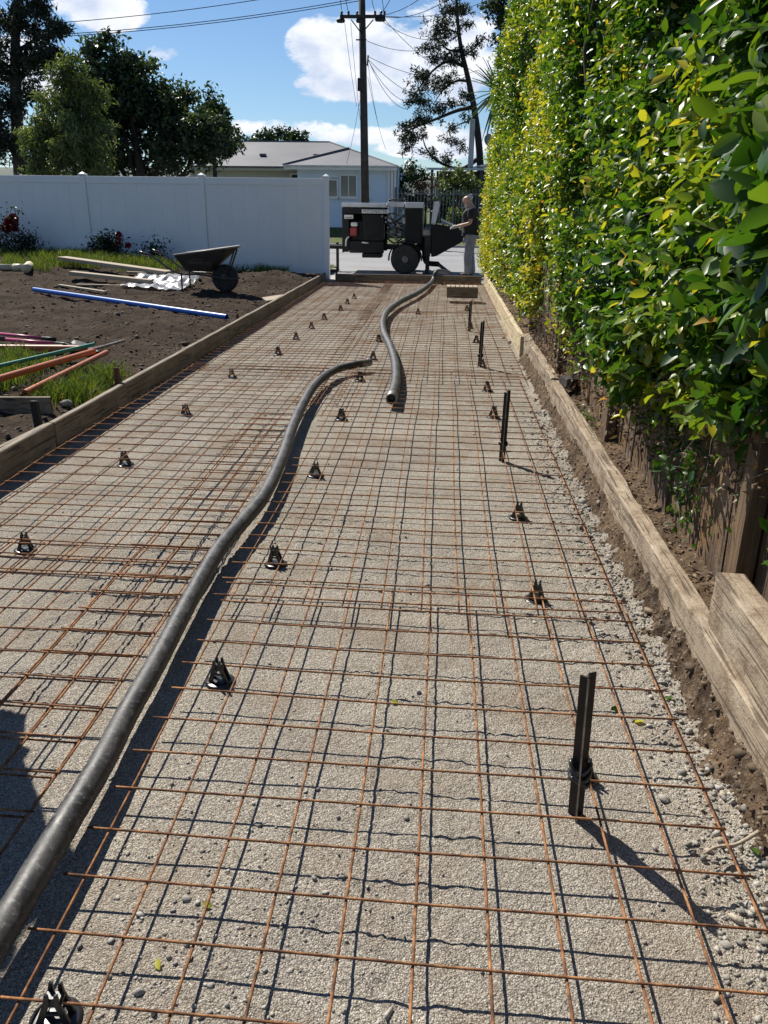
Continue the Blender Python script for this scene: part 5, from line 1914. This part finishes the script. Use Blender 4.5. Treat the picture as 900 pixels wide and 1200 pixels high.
    MB().prism(o2, D - .08, D - .05).build('hopper_side', M['black_paint'], t, bevel=.004)
    for i in (1, 2, 3, 4, 5):
        a, b = o2[i], o2[(i + 1) % 6]
        MB().beam((a[0], D / 2, a[1]), (b[0], D / 2, b[1]), D - .162, .02, (0, 0, 1) if abs(b[0] - a[0]) > .05 else (1, 0, 0)).build('hopper_panel', M['black_paint'], t)
    for k in range(12):
        f = k / 11
        px = 517 + 22 * f
        z = o2[0][1] + (o2[1][1] - o2[0][1]) * ((px - 505) / 34) + .03
        MB().tube([(X(px), .09, z + .02 * (1 - f)), (X(px), D - .09, z + .10 * (1 - f))], .012, 6).build('grate_bar', M['steel'], t)
    # raised splash guard: seen from its edge, light face to the left
    MB().prism([(X(507.5), Z(236)), (X(513.5), Z(235)), (X(514.5), Z(240)), (X(509.5), Z(264)), (X(505), Z(264)), (X(505), Z(258))], .1, .14).build('splash_guard_end', M['grey_lid'], t, bevel=.004)
    MB().beam((X(513.8), D / 2, Z(236)), (X(511), D / 2, Z(263)), D - .3, .025, (1, 0, 0)).build('splash_guard', M['black_paint'], t, bevel=.004)
    MB().tube(spline([(X(540), .3, Z(270)), (X(546), .25, Z(272)), (X(547), .25, Z(279)), (X(544), .25, Z(284))], 5), .018, 8).build('remote_lever', M['dark_metal'], t, smooth=True)
    # outlet down to the hose
    MB().tube(spline([(X(497), .6, Z(292)), (X(500), .5, .25), (-.1 - root[0], 19.9 - root[1], .21)], 6), .06, 12).build('outlet', M['dark_metal'], t, smooth=True)
    # plates with lettering
    pl = B('name_plate', 424, 245.6, 455, 250.2, .0, .018, M['sign_white'], .003)
    me = text_mesh('PUTZMEISTER', .092, font_space=.98)
    o = link('lettering', me, M['ink'], pl)
    o.matrix_local = Matrix(((.98, 0, 0, (X(424) + X(455)) / 2), (0, 0, -1, -.0015), (0, 1, 0, (Z(245.6) + Z(250.2)) / 2), (0, 0, 0, 1)))
    pl = B('maker_plate', 403.5, 252.3, 414, 256.8, .0, .018, M['sign_white'], .003)
    mb = MB()
    rng = random.Random(2)
    x = X(405)
    while x < X(413):
        w = rng.uniform(.012, .03)
        mb.bbox((x, -.003, Z(256)), (x + w, -.0008, Z(254.6 + rng.uniform(-.3, .3))))
        x += w + .01
    mb.build('plate_print', M['ink'], pl)
    for (px, py) in ((447.5, 253.5), (452, 255), (452.3, 260)):
        MB().lathe([(.02, -.01), (.026, 0), (.02, .01)], 10, (X(px), .0, Z(py)), 'y').build('gauge', M['steel'], t)


build_pump()


# ------------------------------------------------------------------ people
def skin_mesh(name, J, E, mat, parent, sub=2):
    """J: name -> (point, radius or (rx, ry)); E: pairs"""
    keys = list(J)
    me = bpy.data.meshes.new(name)
    me.from_pydata([tuple(map(float, J[k][0])) for k in keys], [(keys.index(a), keys.index(b)) for a, b in E], [])
    o = bpy.data.objects.new(name, me)
    COL.objects.link(o)
    o.modifiers.new('skin', 'SKIN').use_smooth_shade = True
    sv = me.skin_vertices[0].data
    for i, k in enumerate(keys):
        r = J[k][1]
        sv[i].radius = (r, r) if not isinstance(r, tuple) else r
    sv[0].use_root = True
    s = o.modifiers.new('sub', 'SUBSURF')
    s.levels = s.render_levels = sub
    dg = bpy.context.evaluated_depsgraph_get()
    m2 = bpy.data.meshes.new_from_object(o.evaluated_get(dg))
    bpy.data.objects.remove(o)
    m2.name = name
    m2.materials.clear()
    return link(name, m2, mat, parent, smooth=True)


def person(label, loc, rz, hand_z=1.02, reach=.42):
    """stands facing -x, both hands forward"""
    t = thing('person', label, 'person', loc, rz)
    J, E = {}, []
    def j(k, p, r, to=None):
        J[k] = (p, r)
        if to: E.append((to, k))
    j('pelvis', (.02, 0, .95), .13)
    j('waist', (.0, 0, 1.10), (.13, .14), 'pelvis')
    j('chest', (-.01, 0, 1.30), (.13, .15), 'waist')
    j('collar', (-.01, 0, 1.44), .10, 'chest')
    j('neck', (-.03, 0, 1.50), .082, 'collar')
    j('jaw', (-.055, 0, 1.565), .086, 'neck')
    j('skull', (-.05, 0, 1.65), .112, 'jaw')
    j('crown', (-.045, 0, 1.715), .075, 'skull')
    j('nose', (-.155, 0, 1.635), .014, 'skull')
    for s, n in ((-1, 'l'), (1, 'r')):
        j(n + 'ear', (-.03, s * .098, 1.635), .018, 'skull')
        j(n + 'sho', (-.01, s * .19, 1.42), .062, 'collar')
        j(n + 'elb', (-.02, s * .25, 1.14), .045, n + 'sho')
        j(n + 'wri', (-reach * .62, s * .18, hand_z + .06), .030, n + 'elb')
        j(n + 'palm', (-reach * .82, s * .16, hand_z + .03), .036, n + 'wri')
        for q in range(4):
            off = (q - 1.5) * .019
            j(f'{n}f{q}a', (-reach * .98 , s * .16 + off, hand_z + .025), .0095, n + 'palm')
            j(f'{n}f{q}b', (-reach * .98 - .025, s * .16 + off, hand_z - .012 + .004 * q), .0085, f'{n}f{q}a')
        j(n + 'tha', (-reach * .86, s * .16 - s * .04, hand_z + .02), .011, n + 'palm')
        j(n + 'thb', (-reach * .97, s * .16 - s * .048, hand_z - .0), .009, n + 'tha')
        j(n + 'hip', (.02, s * .095, .90), .095, 'pelvis')
        j(n + 'kne', (-.015 + .03 * s, s * .10, .50), .062, n + 'hip')
        j(n + 'ank', (.03 + .05 * s, s * .105, .10), .045, n + 'kne')
        j(n + 'toe', (-.12 + .05 * s, s * .12, .045), .035, n + 'ank')
    def nod(p):
        a = rad(22)
        x, z = p[0] + .03, p[2] - 1.50
        return (x * math.cos(a) - z * math.sin(a) * 1.0 - .03, p[1], z * math.cos(a) + x * math.sin(a) + 1.50)
    for k in ('jaw', 'skull', 'crown', 'nose', 'lear', 'rear'):
        J[k] = (nod(J[k][0]), J[k][1])
    skin_mesh('body', J, E, M['skin'], t)
    # tee shirt
    K, G = {}, []
    def g(k, p, r, to=None):
        K[k] = (p, r)
        if to: G.append((to, k))
    g('w', (.0, 0, 1.10), (.20, .20))
    g('hip', (.01, 0, .95), (.20, .20), 'w')
    g('hem', (.01, 0, .84), (.20, .20), 'hip')
    g('c', (-.015, 0, 1.30), (.19, .21), 'w')
    g('k', (-.012, 0, 1.46), .135, 'c')
    for s, n in ((-1, 'l'), (1, 'r')):
        g(n + 's', (-.01, s * .19, 1.42), .092, 'k')
        g(n + 'e', (-.018, s * .235, 1.20), .085, n + 's')
    skin_mesh('tee_shirt', K, G, M['tee'], t)
    # trousers
    K, G = {}, []
    g('p', (.02, 0, .98), (.17, .17))
    for s, n in ((-1, 'l'), (1, 'r')):
        g(n + 'h', (.02, s * .095, .86), .13, 'p')
        g(n + 'm', (.0, s * .10, .66), .115, n + 'h')
        g(n + 'k', (-.012 + .03 * s, s * .10, .48), .10, n + 'm')
        g(n + 'c', (.015 + .04 * s, s * .103, .26), .092, n + 'k')
        g(n + 'a', (.028 + .05 * s, s * .105, .06), .088, n + 'c')
    skin_mesh('trousers', K, G, M['trouser'], t)
    for s in (-1, 1):
        K, G = {}, []
        g('h', (.06 + .05 * s, s * .105, .055), .07)
        g('b', (-.05 + .05 * s, s * .113, .05), .066, 'h')
        g('t', (-.17 + .05 * s, s * .122, .042), .056, 'b')
        skin_mesh('boot', K, G, M['boot'], t)
        K, G = {}, []
        g('w', (-reach * .66, s * .18, hand_z + .058), .040)
        g('p', (-reach * .83, s * .16, hand_z + .03), .046, 'w')
        for q in range(4):
            off = (q - 1.5) * .021
            g(f'a{q}', (-reach * .985, s * .16 + off, hand_z + .025), .0125, 'p')
            g(f'b{q}', (-reach * .985 - .028, s * .16 + off, hand_z - .014 + .004 * q), .0115, f'a{q}')
        g('ta', (-reach * .86, s * .16 - s * .042, hand_z + .02), .0145, 'p')
        g('tb', (-reach * .97, s * .16 - s * .05, hand_z - .0), .012, 'ta')
        skin_mesh('glove', K, G, M['glove'], t)
    # white hair round the back and beard
    K, G = {}, []
    g('a', (.0, 0, 1.65), .10)
    g('b', (.02, 0, 1.59), .08, 'a')
    g('c', (-.01, 0, 1.70), .085, 'a')
    for s, n in ((-1, 'l'), (1, 'r')):
        g(n, (-.04, s * .06, 1.67), .045, 'a')
    K = {k: (nod(v[0]), v[1]) for k, v in K.items()}
    skin_mesh('hair', K, G, M['hair'], t)
    K, G = {}, []
    g('a', (-.105, 0, 1.575), .045)
    g('b', (-.125, 0, 1.52), .036, 'a')
    g('c', (-.125, 0, 1.46), .018, 'b')
    for s, n in ((-1, 'l'), (1, 'r')):
        g(n, (-.075, s * .062, 1.585), .028, 'a')
    K = {k: (nod(v[0]), v[1]) for k, v in K.items()}
    skin_mesh('beard', K, G, M['hair'], t)
    for s in (-1, 1):
        MB().lathe([(.001, -.01), (.008, -.006), (.011, 0), (.008, .006), (.001, .01)], 10, nod((-.128, s * .035, 1.655))).build('eye', M['ink'], t, smooth=True)
    MB().tube(spline([nod((-.148, -.025, 1.592)), nod((-.156, 0, 1.590)), nod((-.148, .025, 1.592))], 4), .005, 6).build('mouth', M['red_paint'], t, smooth=True)
    return t


person('man with white beard, black tee and grey trousers standing at the hopper', (.58, 18.62, .012), 0.0)


# ------------------------------------------------------------------ power pole and lines
def build_pole():
    Y = 34.3
    P = lambda px, py, y=Y: at_depth(px, py, y)
    b = P(429, 250); b[2] = .1
    t = thing('power_pole', 'dark timber power pole with one crossarm behind the pump', 'power pole', b)
    top = P(423.5, -40) - b
    MB().tube([(0, 0, -.3), (top[0] * .5, 0, top[2] * .5), (top[0], 0, top[2])], (.17, .145, .115), 12).build('post', M['pole'], t, smooth=True)
    a, c = P(399, 20.5) - b, P(452, 20.5) - b
    z = (a[2] + c[2]) / 2
    MB().bbox((a[0], -.2, z - .055), (c[0], -.12, z + .055)).build('crossarm', M['pole'], t, bevel=.008)
    zz = P(424, 40) - b
    for px in (412, 438):
        e = P(px, 24) - b
        MB().tube([(e[0], -.15, e[2]), (zz[0], -.12, zz[2])], .022, 6).build('brace', M['dark_metal'], t)
    for px in (401, 409, 419, 440, 447, 451):
        e = P(px, 18.5) - b
        MB().lathe([(.02, 0), (.05, .02), (.035, .05), (.055, .08), (.03, .12), (.01, .13)], 10, (e[0], -.16, z + .055)).build('insulator', M['ceramic'], t, smooth=True)
    for (px, py, w) in ((400, 25.5, .16), (446, 24, .2), (421, 25.5, .1)):
        e = P(px, py) - b
        MB().lathe([(.02, -w), (.07, -w * .8), (.08, 0), (.07, w * .8), (.02, w)], 10, (e[0], -.18, e[2]), 'x').build('fuse', M['dark_metal'], t, smooth=True)
    e0, e1 = P(417.5, 47.5) - b, P(430, 47.5) - b
    MB().tube([(e0[0], -.14, e0[2]), (e1[0], -.14, e1[2])], .025, 6).build('bracket', M['dark_metal'], t)
    e = P(424, 100) - b
    MB().bbox((e[0] - .14, -.26, e[2] - .22), (e[0] + .1, -.14, e[2] + .22)).build('junction_box', M['dark_metal'], t, bevel=.01)
    e = P(430.5, 70) - b
    MB().tube([(e[0], 0, e[2] - .2), (e[0] + .03, 0, e[2] + .15)], .03, 6).build('bracket', M['dark_metal'], t)

    def wire(p, q, sag, lab, r=.011):
        p, q = np.array(p), np.array(q)
        s = np.linspace(0, 1, 24)
        pts = p + (q - p) * s[:, None]
        pts[:, 2] -= sag * 4 * s * (1 - s)
        o = MB().tube(pts - p, r, 5).build('power_line', M['wire'], loc=p, smooth=True)
        tag(o, lab, 'wire', 'power lines round the pole')
    up = 'thin overhead wire crossing the sky left of the power pole'
    for (a, c, y0, y1) in (((-30, 32), (423, -22), 33, 33.6), ((-30, 44), (421, -2), 33, 33.6), ((-30, 46.5), (421, 1), 33.2, 33.8)):
        wire(P(*a, y0), P(*c, y1), .25, up, .013)
    sv = 'thin service wire running from the pole toward the right'
    for (a, c, y1, sag) in (((431, 66), (560, 82), 46, .5), ((431, 69), (530, 118), 42, .5), ((431, 70), (490, 118), 39, .5), ((432, 71), (478, 128), 38, .4), ((430, 48), (540, 40), 44, .5),
                            ((452, 20), (530, -4), 30, .2), ((450, 22), (560, 95), 46, .5), ((447, 24), (545, 30), 44, .6), ((452, 19), (600, -15), 44, .4), ((440, 20), (470, -30), 26, .2), ((446, 18), (520, -25), 28, .2)):
        wire(P(*a, Y - .2), P(*c, y1), sag, sv, .010)
    dn = 'thin wire rising steeply from the crossarm'
    for (a, c, y1) in (((401, 18), (396, -40), 24), ((409, 17), (399, -40), 23), ((440, 17), (429, -40), 24), ((451, 18), (443, -40), 23)):
        wire(P(*a, Y - .2), P(*c, y1), .1, dn, .010)
    gy = 'thin guy wire dropping from the pole toward the house'
    for (a, c, y1, sag) in (((404, 27), (418, 125), 37, .15), ((411, 27), (422, 140), 36, .15), ((431, 72), (442, 140), 40, .15), ((424, 105), (405, 195), 38.2, .2), ((431, 90), (452, 175), 40, .2)):
        wire(P(*a, Y - .2), P(*c, y1), sag, gy, .008)


build_pole()


# ------------------------------------------------------------------ houses over the road
def roof_plane(mb, A, B, C, D, step=.15, amp=.028):
    """corrugated sheet from eave A-B up to ridge C(above A side)-D(above B side)"""
    A, B, C, D = (np.array(p, float) for p in (A, B, C, D))
    e = B - A
    W = np.linalg.norm(e)
    e /= W
    up = (C - A) - e * ((C - A) @ e)
    Hs = np.linalg.norm(up)
    up /= Hs
    n = np.cross(e, up)
    if n[2] < 0: n = -n
    ca, da = (C - A) @ e, W - (D - A) @ e
    s = np.arange(0, W + step / 2, step / 2)
    t = np.ones_like(s)
    if ca > 1e-3: t = np.minimum(t, s / ca)
    if da > 1e-3: t = np.minimum(t, (W - s) / da)
    t = np.clip(t, 0, 1)
    off = amp * np.sin(s / step * 2 * math.pi)
    V, F = [], []
    for i in range(len(s)):
        b = A + e * s[i] + n * off[i]
        V += [b, b + up * Hs * t[i]]
    for i in range(len(s) - 1):
        F.append((2 * i, 2 * i + 2, 2 * i + 3, 2 * i + 1))
    mb.add(V, F)
    return mb


def weatherboards(name, x0, x1, z0, z1, y, parent, m, step=.15, holes=()):
    """overlapping boards on a wall facing -y; holes are (x0,x1,z0,z1) openings"""
    mb = MB()
    z = z0
    while z < z1 - .01:
        h = min(step, z1 - z)
        spans = [(x0, x1)]
        for (a, b, c, d) in holes:
            if z + h > c + .02 and z < d - .02:
                new = []
                for (p, q) in spans:
                    if a > p: new.append((p, min(a, q)))
                    if b < q: new.append((max(b, p), q))
                spans = [(p, q) for p, q in new if q - p > .01]
        for (p, q) in spans:
            mb.add([(p, y - .022, z), (q, y - .022, z), (q, y - .004, z + h), (p, y - .004, z + h), (p, y, z), (q, y, z)], [(0, 1, 2, 3), (0, 4, 5, 1)])
        z += step
    o = mb.build(name, m, parent)
    o['kind'] = 'stuff'
    return o


def window(parent, x0, x1, z0, z1, y, lights=2, m=None):
    w = MB()
    f = .07
    for (a, b, c, d) in ((x0, x1, z1 - f, z1), (x0, x1, z0, z0 + f), (x0, x0 + f, z0 + f, z1 - f), (x1 - f, x1, z0 + f, z1 - f)):
        w.bbox((a, y - .05, c), (b, y + .03, d))
    wo = w.build('window', M['trim'], parent, bevel=.004)
    n = lights
    for k in range(n):
        a = x0 + f + (x1 - x0 - 2 * f) * k / n
        b = x0 + f + (x1 - x0 - 2 * f) * (k + 1) / n
        MB().bbox((a + .02, y - .012, z0 + f + .002), (b - .02, y - .004, z1 - f - .002)).build('pane', M['glass'], wo)
        if k: MB().bbox((a - .019, y - .04, z0 + f + .001), (a + .019, y + .02, z1 - f - .001)).build('mullion', M['trim'], wo)
    MB().bbox((x0 - .06, y - .09, z0 - .06), (x1 + .06, y + .02, z0 - .002)).build('sill', M['trim'], wo, bevel=.006)
    return wo


def build_white_house():
    Y = 38.2
    P = lambda px, py, y=Y: at_depth(px, py, y)
    xr = float(P(458, 230)[0]); xw = float(P(349, 230)[0])
    xl = float(P(225, 230, Y + 1.5)[0])
    ze = float(P(440, 196)[2])
    z0 = .35
    org = np.array([(xl + xr) / 2, Y + 4, z0])
    t = thing('weatherboard_house', 'pale blue-white weatherboard house with a grey corrugated hip roof', 'house', org)
    o = org
    # walls
    win = [(384, 396.5, 209.5, 232), (398, 419, 204, 232), (422, 434, 208, 232)]
    holes = []
    for (a, b, c, d) in win:
        holes.append((float(P(a, 220)[0]) - o[0], float(P(b, 220)[0]) - o[0], float(P(400, d)[2]) - o[2], float(P(400, c)[2]) - o[2]))
    yw = Y - o[1]
    MB().bbox((xw - o[0], yw + .06, 0), (xr - o[0], yw + 6, ze - o[2])).build('wall', M['cream_wall'], t)
    weatherboards('weatherboard', xw - o[0], xr - o[0], 0.02, ze - o[2] - .02, yw + .03, t, M['weatherboard'], holes=holes)
    for i, h in enumerate(holes):
        w = window(t, h[0], h[1], h[2], h[3], yw, (1, 2, 1)[i])
        if i != 0:
            MB().bbox((h[0] + .1, yw + .005, h[2] + (.3 if i == 1 else .5) * (h[3] - h[2])), (h[0] + (.5 if i == 1 else .85) * (h[1] - h[0]), yw + .02, h[3] - .09)).build('curtain', M['curtain'], w)
    for px in (455.5, 459.5, 463):
        x = float(P(px, 220)[0]) - o[0]
        MB().bbox((x - .055, yw - .06, 0), (x + .055, yw + .05, ze - o[2] - .01)).build('corner_board', M['trim'], t, bevel=.006)
    # side wall of the wing and the main block behind
    MB().bbox((xr + .25 - o[0], yw + .4, 0), (xr + .3 - o[0], yw + 6, ze - o[2])).build('wall', M['weatherboard'], t)
    MB().bbox((xl - o[0], yw + 1.5, 0), (xw - .001 - o[0], yw + 6, ze - o[2])).build('wall', M['cream_wall'], t)
    weatherboards('weatherboard', xl - o[0], xw - .003 - o[0], .02, ze - o[2] - .02, yw + 1.47, t, M['cream_wall'])
    a, b = P(340, 203, Y + 1.4), P(361, 203, Y + 1.4)
    window(t, a[0] - o[0], b[0] - o[0], ze - o[2] - 1.6, ze - o[2] - .22, yw + 1.42, 2)
    # eaves: fascia and gutter
    er = float(P(466, 195)[0]); ew = xw - .5; el = float(P(224, 195, Y + 1)[0])
    yf = yw - .55
    MB().bbox((ew - o[0], yf, ze - o[2] - .14), (er - o[0], yf + .03, ze - o[2] + .04)).build('fascia', M['trim'], t)
    MB().bbox((ew - o[0], yf - .09, ze - o[2] - .03), (er - o[0], yf - .002, ze - o[2] + .045)).build('gutter', M['grey_lid'], t, bevel=.01)
    MB().bbox((ew - o[0], yf + .032, ze - o[2] - .05), (er - o[0], yw + 6, ze - o[2] - .02)).build('soffit', M['trim'], t)
    MB().bbox((el - o[0], yw + .95, ze - o[2] - .14), (ew - .002 - o[0], yw + .98, ze - o[2] + .04)).build('fascia', M['cream_wall'], t)
    MB().bbox((el - o[0], yw + .86, ze - o[2] - .03), (ew - .002 - o[0], yw + .948, ze - o[2] + .045)).build('gutter', M['roof_dark'], t, bevel=.01)
    MB().bbox((el - o[0], yw + .982, ze - o[2] - .05), (ew - .002 - o[0], yw + 6, ze - o[2] - .02)).build('soffit', M['cream_wall'], t)
    # roofs (local coordinates)
    ex = lambda x: x - o[0]
    zE = ze - o[2] + .03
    yr = Y + 5.2
    R1, R2 = P(281, 167, yr) - o, P(386, 165.5, yr) - o
    zr = (R1[2] + R2[2]) / 2
    ridge_y = yr - o[1]
    A, B = (ex(el), yw + .9, zE), (ex(er) + .1, yw + .9, zE)
    C, Dp = (R1[0], ridge_y, zr), (R2[0], ridge_y, zr)
    yb = 2 * ridge_y - (yw + .9)
    rf = roof_plane(MB(), A, B, C, Dp)
    rf.add([B, (B[0], yb, zE), Dp], [(0, 1, 2)])
    rf.add([A, C, (A[0], yb, zE)], [(0, 1, 2)])
    rf.add([(A[0], yb, zE), C, Dp, (B[0], yb, zE)], [(0, 1, 2, 3)])
    roof = rf.build('roof', M['roof'], t)
    # front wing hip roof
    ap = P(411, 176, Y + 3.0) - o
    A2, B2 = (ex(ew), yf - .02, zE + .01), (ex(er), yf - .02, zE + .01)
    slope = (zr - zE) / (ridge_y - (yw + .9))
    apy = yf + (ap[2] - zE) / slope
    w2 = MB()
    roof_plane(w2, A2, B2, (ap[0], apy, ap[2]), (ap[0] + .02, apy, ap[2]))
    w2.add([B2, (B2[0], apy + 2.2, zE), (ap[0] + .02, apy + 2.2, ap[2]), (ap[0] + .02, apy, ap[2])], [(0, 1, 2, 3)])
    w2.add([A2, (ap[0], apy, ap[2]), (ap[0], apy + 2.2, ap[2]), (A2[0], apy + 2.2, zE)], [(0, 1, 2, 3)])
    w2.build('roof', M['roof'], t)
    def cap(a, b, r=.05, m=M['roof']):
        a, b = np.array(a, float), np.array(b, float)
        MB().tube([a, b], r, 6).build('ridge_cap', m, t)
    cap(C, Dp); cap(A, C); cap(B, Dp)
    cap(A2, (ap[0], apy, ap[2] + .02), .07, M['roof_dark']); cap(B2, (ap[0], apy, ap[2] + .01), .04)
    # roof vents seen as small dark patches
    for px in (268, 308, 371):
        c = P(px, 178, Y + 2.6) - o
        zz = zE + (c[1] - (yw + .9)) * slope
        MB().box((c[0], c[1], zz + .05), (.28, .22, .10)).build('roof_vent', M['roof_dark'], t)


build_white_house()


def build_right_house():
    Y = 45
    P = lambda px, py, y=Y: at_depth(px, py, y)
    xl, xr = float(P(504, 210)[0]), float(P(640, 210)[0])
    zE = float(P(505, 197)[2])
    z0 = .5
    org = np.array([(xl + xr) / 2, Y + 3, z0])
    t = thing('verandah_house', 'dark house with a verandah behind the iron fence', 'house', org)
    o = org
    yw = Y - o[1]
    MB().bbox((xl + .3 - o[0], yw + 2.2, 0), (xr - o[0], yw + 7, zE - o[2] - .05)).build('wall', M['dark_wall'], t)
    zl, zr_ = zE - o[2], float(P(560, 187)[2]) - o[2] + .2
    # lean-to verandah roof
    mb = MB()
    roof_plane(mb, (xl - .2 - o[0], yw - .3, zl), (xr - o[0], yw - .3, zl), (xl - .2 - o[0], yw + 2.4, zl + .08), (xr - o[0], yw + 2.4, zl + .08))
    mb.build('verandah_roof', M['roof'], t)
    MB().bbox((xl - .2 - o[0], yw - .36, zl - .10), (xr - o[0], yw - .302, zl + .01)).build('fascia', M['grey_lid'], t)
    # main roof
    mb = MB()
    roof_plane(mb, (xl + 2.0 - o[0], yw + 2.1, zl + .12), (xr - o[0], yw + 2.1, zl + .12), (xl + 3.6 - o[0], yw + 4.6, zl + .55), (xr - 1 - o[0], yw + 4.6, zl + .55))
    mb.build('roof', M['roof_dark'], t)
    for px in (506, 520, 534, 548, 563):
        x = float(P(px, 220)[0]) - o[0]
        MB().bbox((x - .07, yw - .2, 0), (x + .07, yw - .06, zl - .02)).build('post', M['dark_wall'] if px != 520 else M['chimney'], t, bevel=.006)
    for (a, b) in ((509, 517), (524, 531), (538, 546)):
        x0, x1 = float(P(a, 220, Y + 2)[0]) - o[0], float(P(b, 220, Y + 2)[0]) - o[0]
        window(t, x0, x1, .9, 2.3, yw + 2.15, 2)
    MB().bbox((xl - o[0], yw - .15, .85), (xr - o[0], yw - .11, .92)).build('handrail', M['dark_wall'], t)
    # chimney and dish
    c0, c1 = P(549, 186, Y + 2) - o, P(557, 145, Y + 2) - o
    ch = MB().bbox((c0[0], yw + 2.3, zl - .2), (c1[0], yw + 2.75, c1[2] + .25)).build('chimney', M['chimney'], t, bevel=.01)
    d = P(573, 166, Y - 1) - o
    mb = MB().lathe([(.0, .05), (.12, .055), (.24, .08), (.32, .13), (.33, .13), (.25, .065), (.12, .04), (.0, .035)], 20)
    ds = mb.build('satellite_dish', M['dish'], t, loc=d, smooth=True)
    ds.rotation_euler = (rad(70), 0, rad(25))
    MB().tube([(d[0] + .05, d[1] + .1, d[2]), (d[0] + .05, d[1] + .1, zl + .02)], .025, 6).build('dish_pole', M['dish'], t)


build_right_house()


def build_iron_fence():
    Y = 36.2
    P = lambda px, py: at_depth(px, py, Y)
    x0, x1 = float(P(463, 240)[0]), float(P(600, 240)[0])
    zt = float(P(500, 221)[2])
    t = thing('iron_fence', 'dark iron picket fence across the street behind the hopper', 'fence', ((x0 + x1) / 2, Y, .3))
    ox, oy, oz = t.location
    me = MB().tube([(0, 0, 0), (0, 0, zt - oz - .06), (0, 0, zt - oz)], (.015, .015, .004), 6).mesh('picket')
    x = x0
    while x < x1:
        link('picket', me, M['fence_iron'], t, (x - ox, 0, 0))
        x += .135
    for z in (.3, zt - oz - .22):
        MB().bbox((x0 - ox, -.032, z), (x1 - ox, -.012, z + .04)).build('rail', M['fence_iron'], t)
    for k in range(3):
        xx = x0 + (x1 - x0) * k / 2 - ox
        MB().bbox((xx - .04, .015, -.1), (xx + .04, .095, zt - oz + .04)).build('post', M['fence_iron'], t, bevel=.005)


build_iron_fence()


# added figure outside the view, posed only to cast the lower left shadow
person('unseen worker added beside the form board to cast a shadow', (-1.96, 2.42, .0), -1.5708, .86, .22)
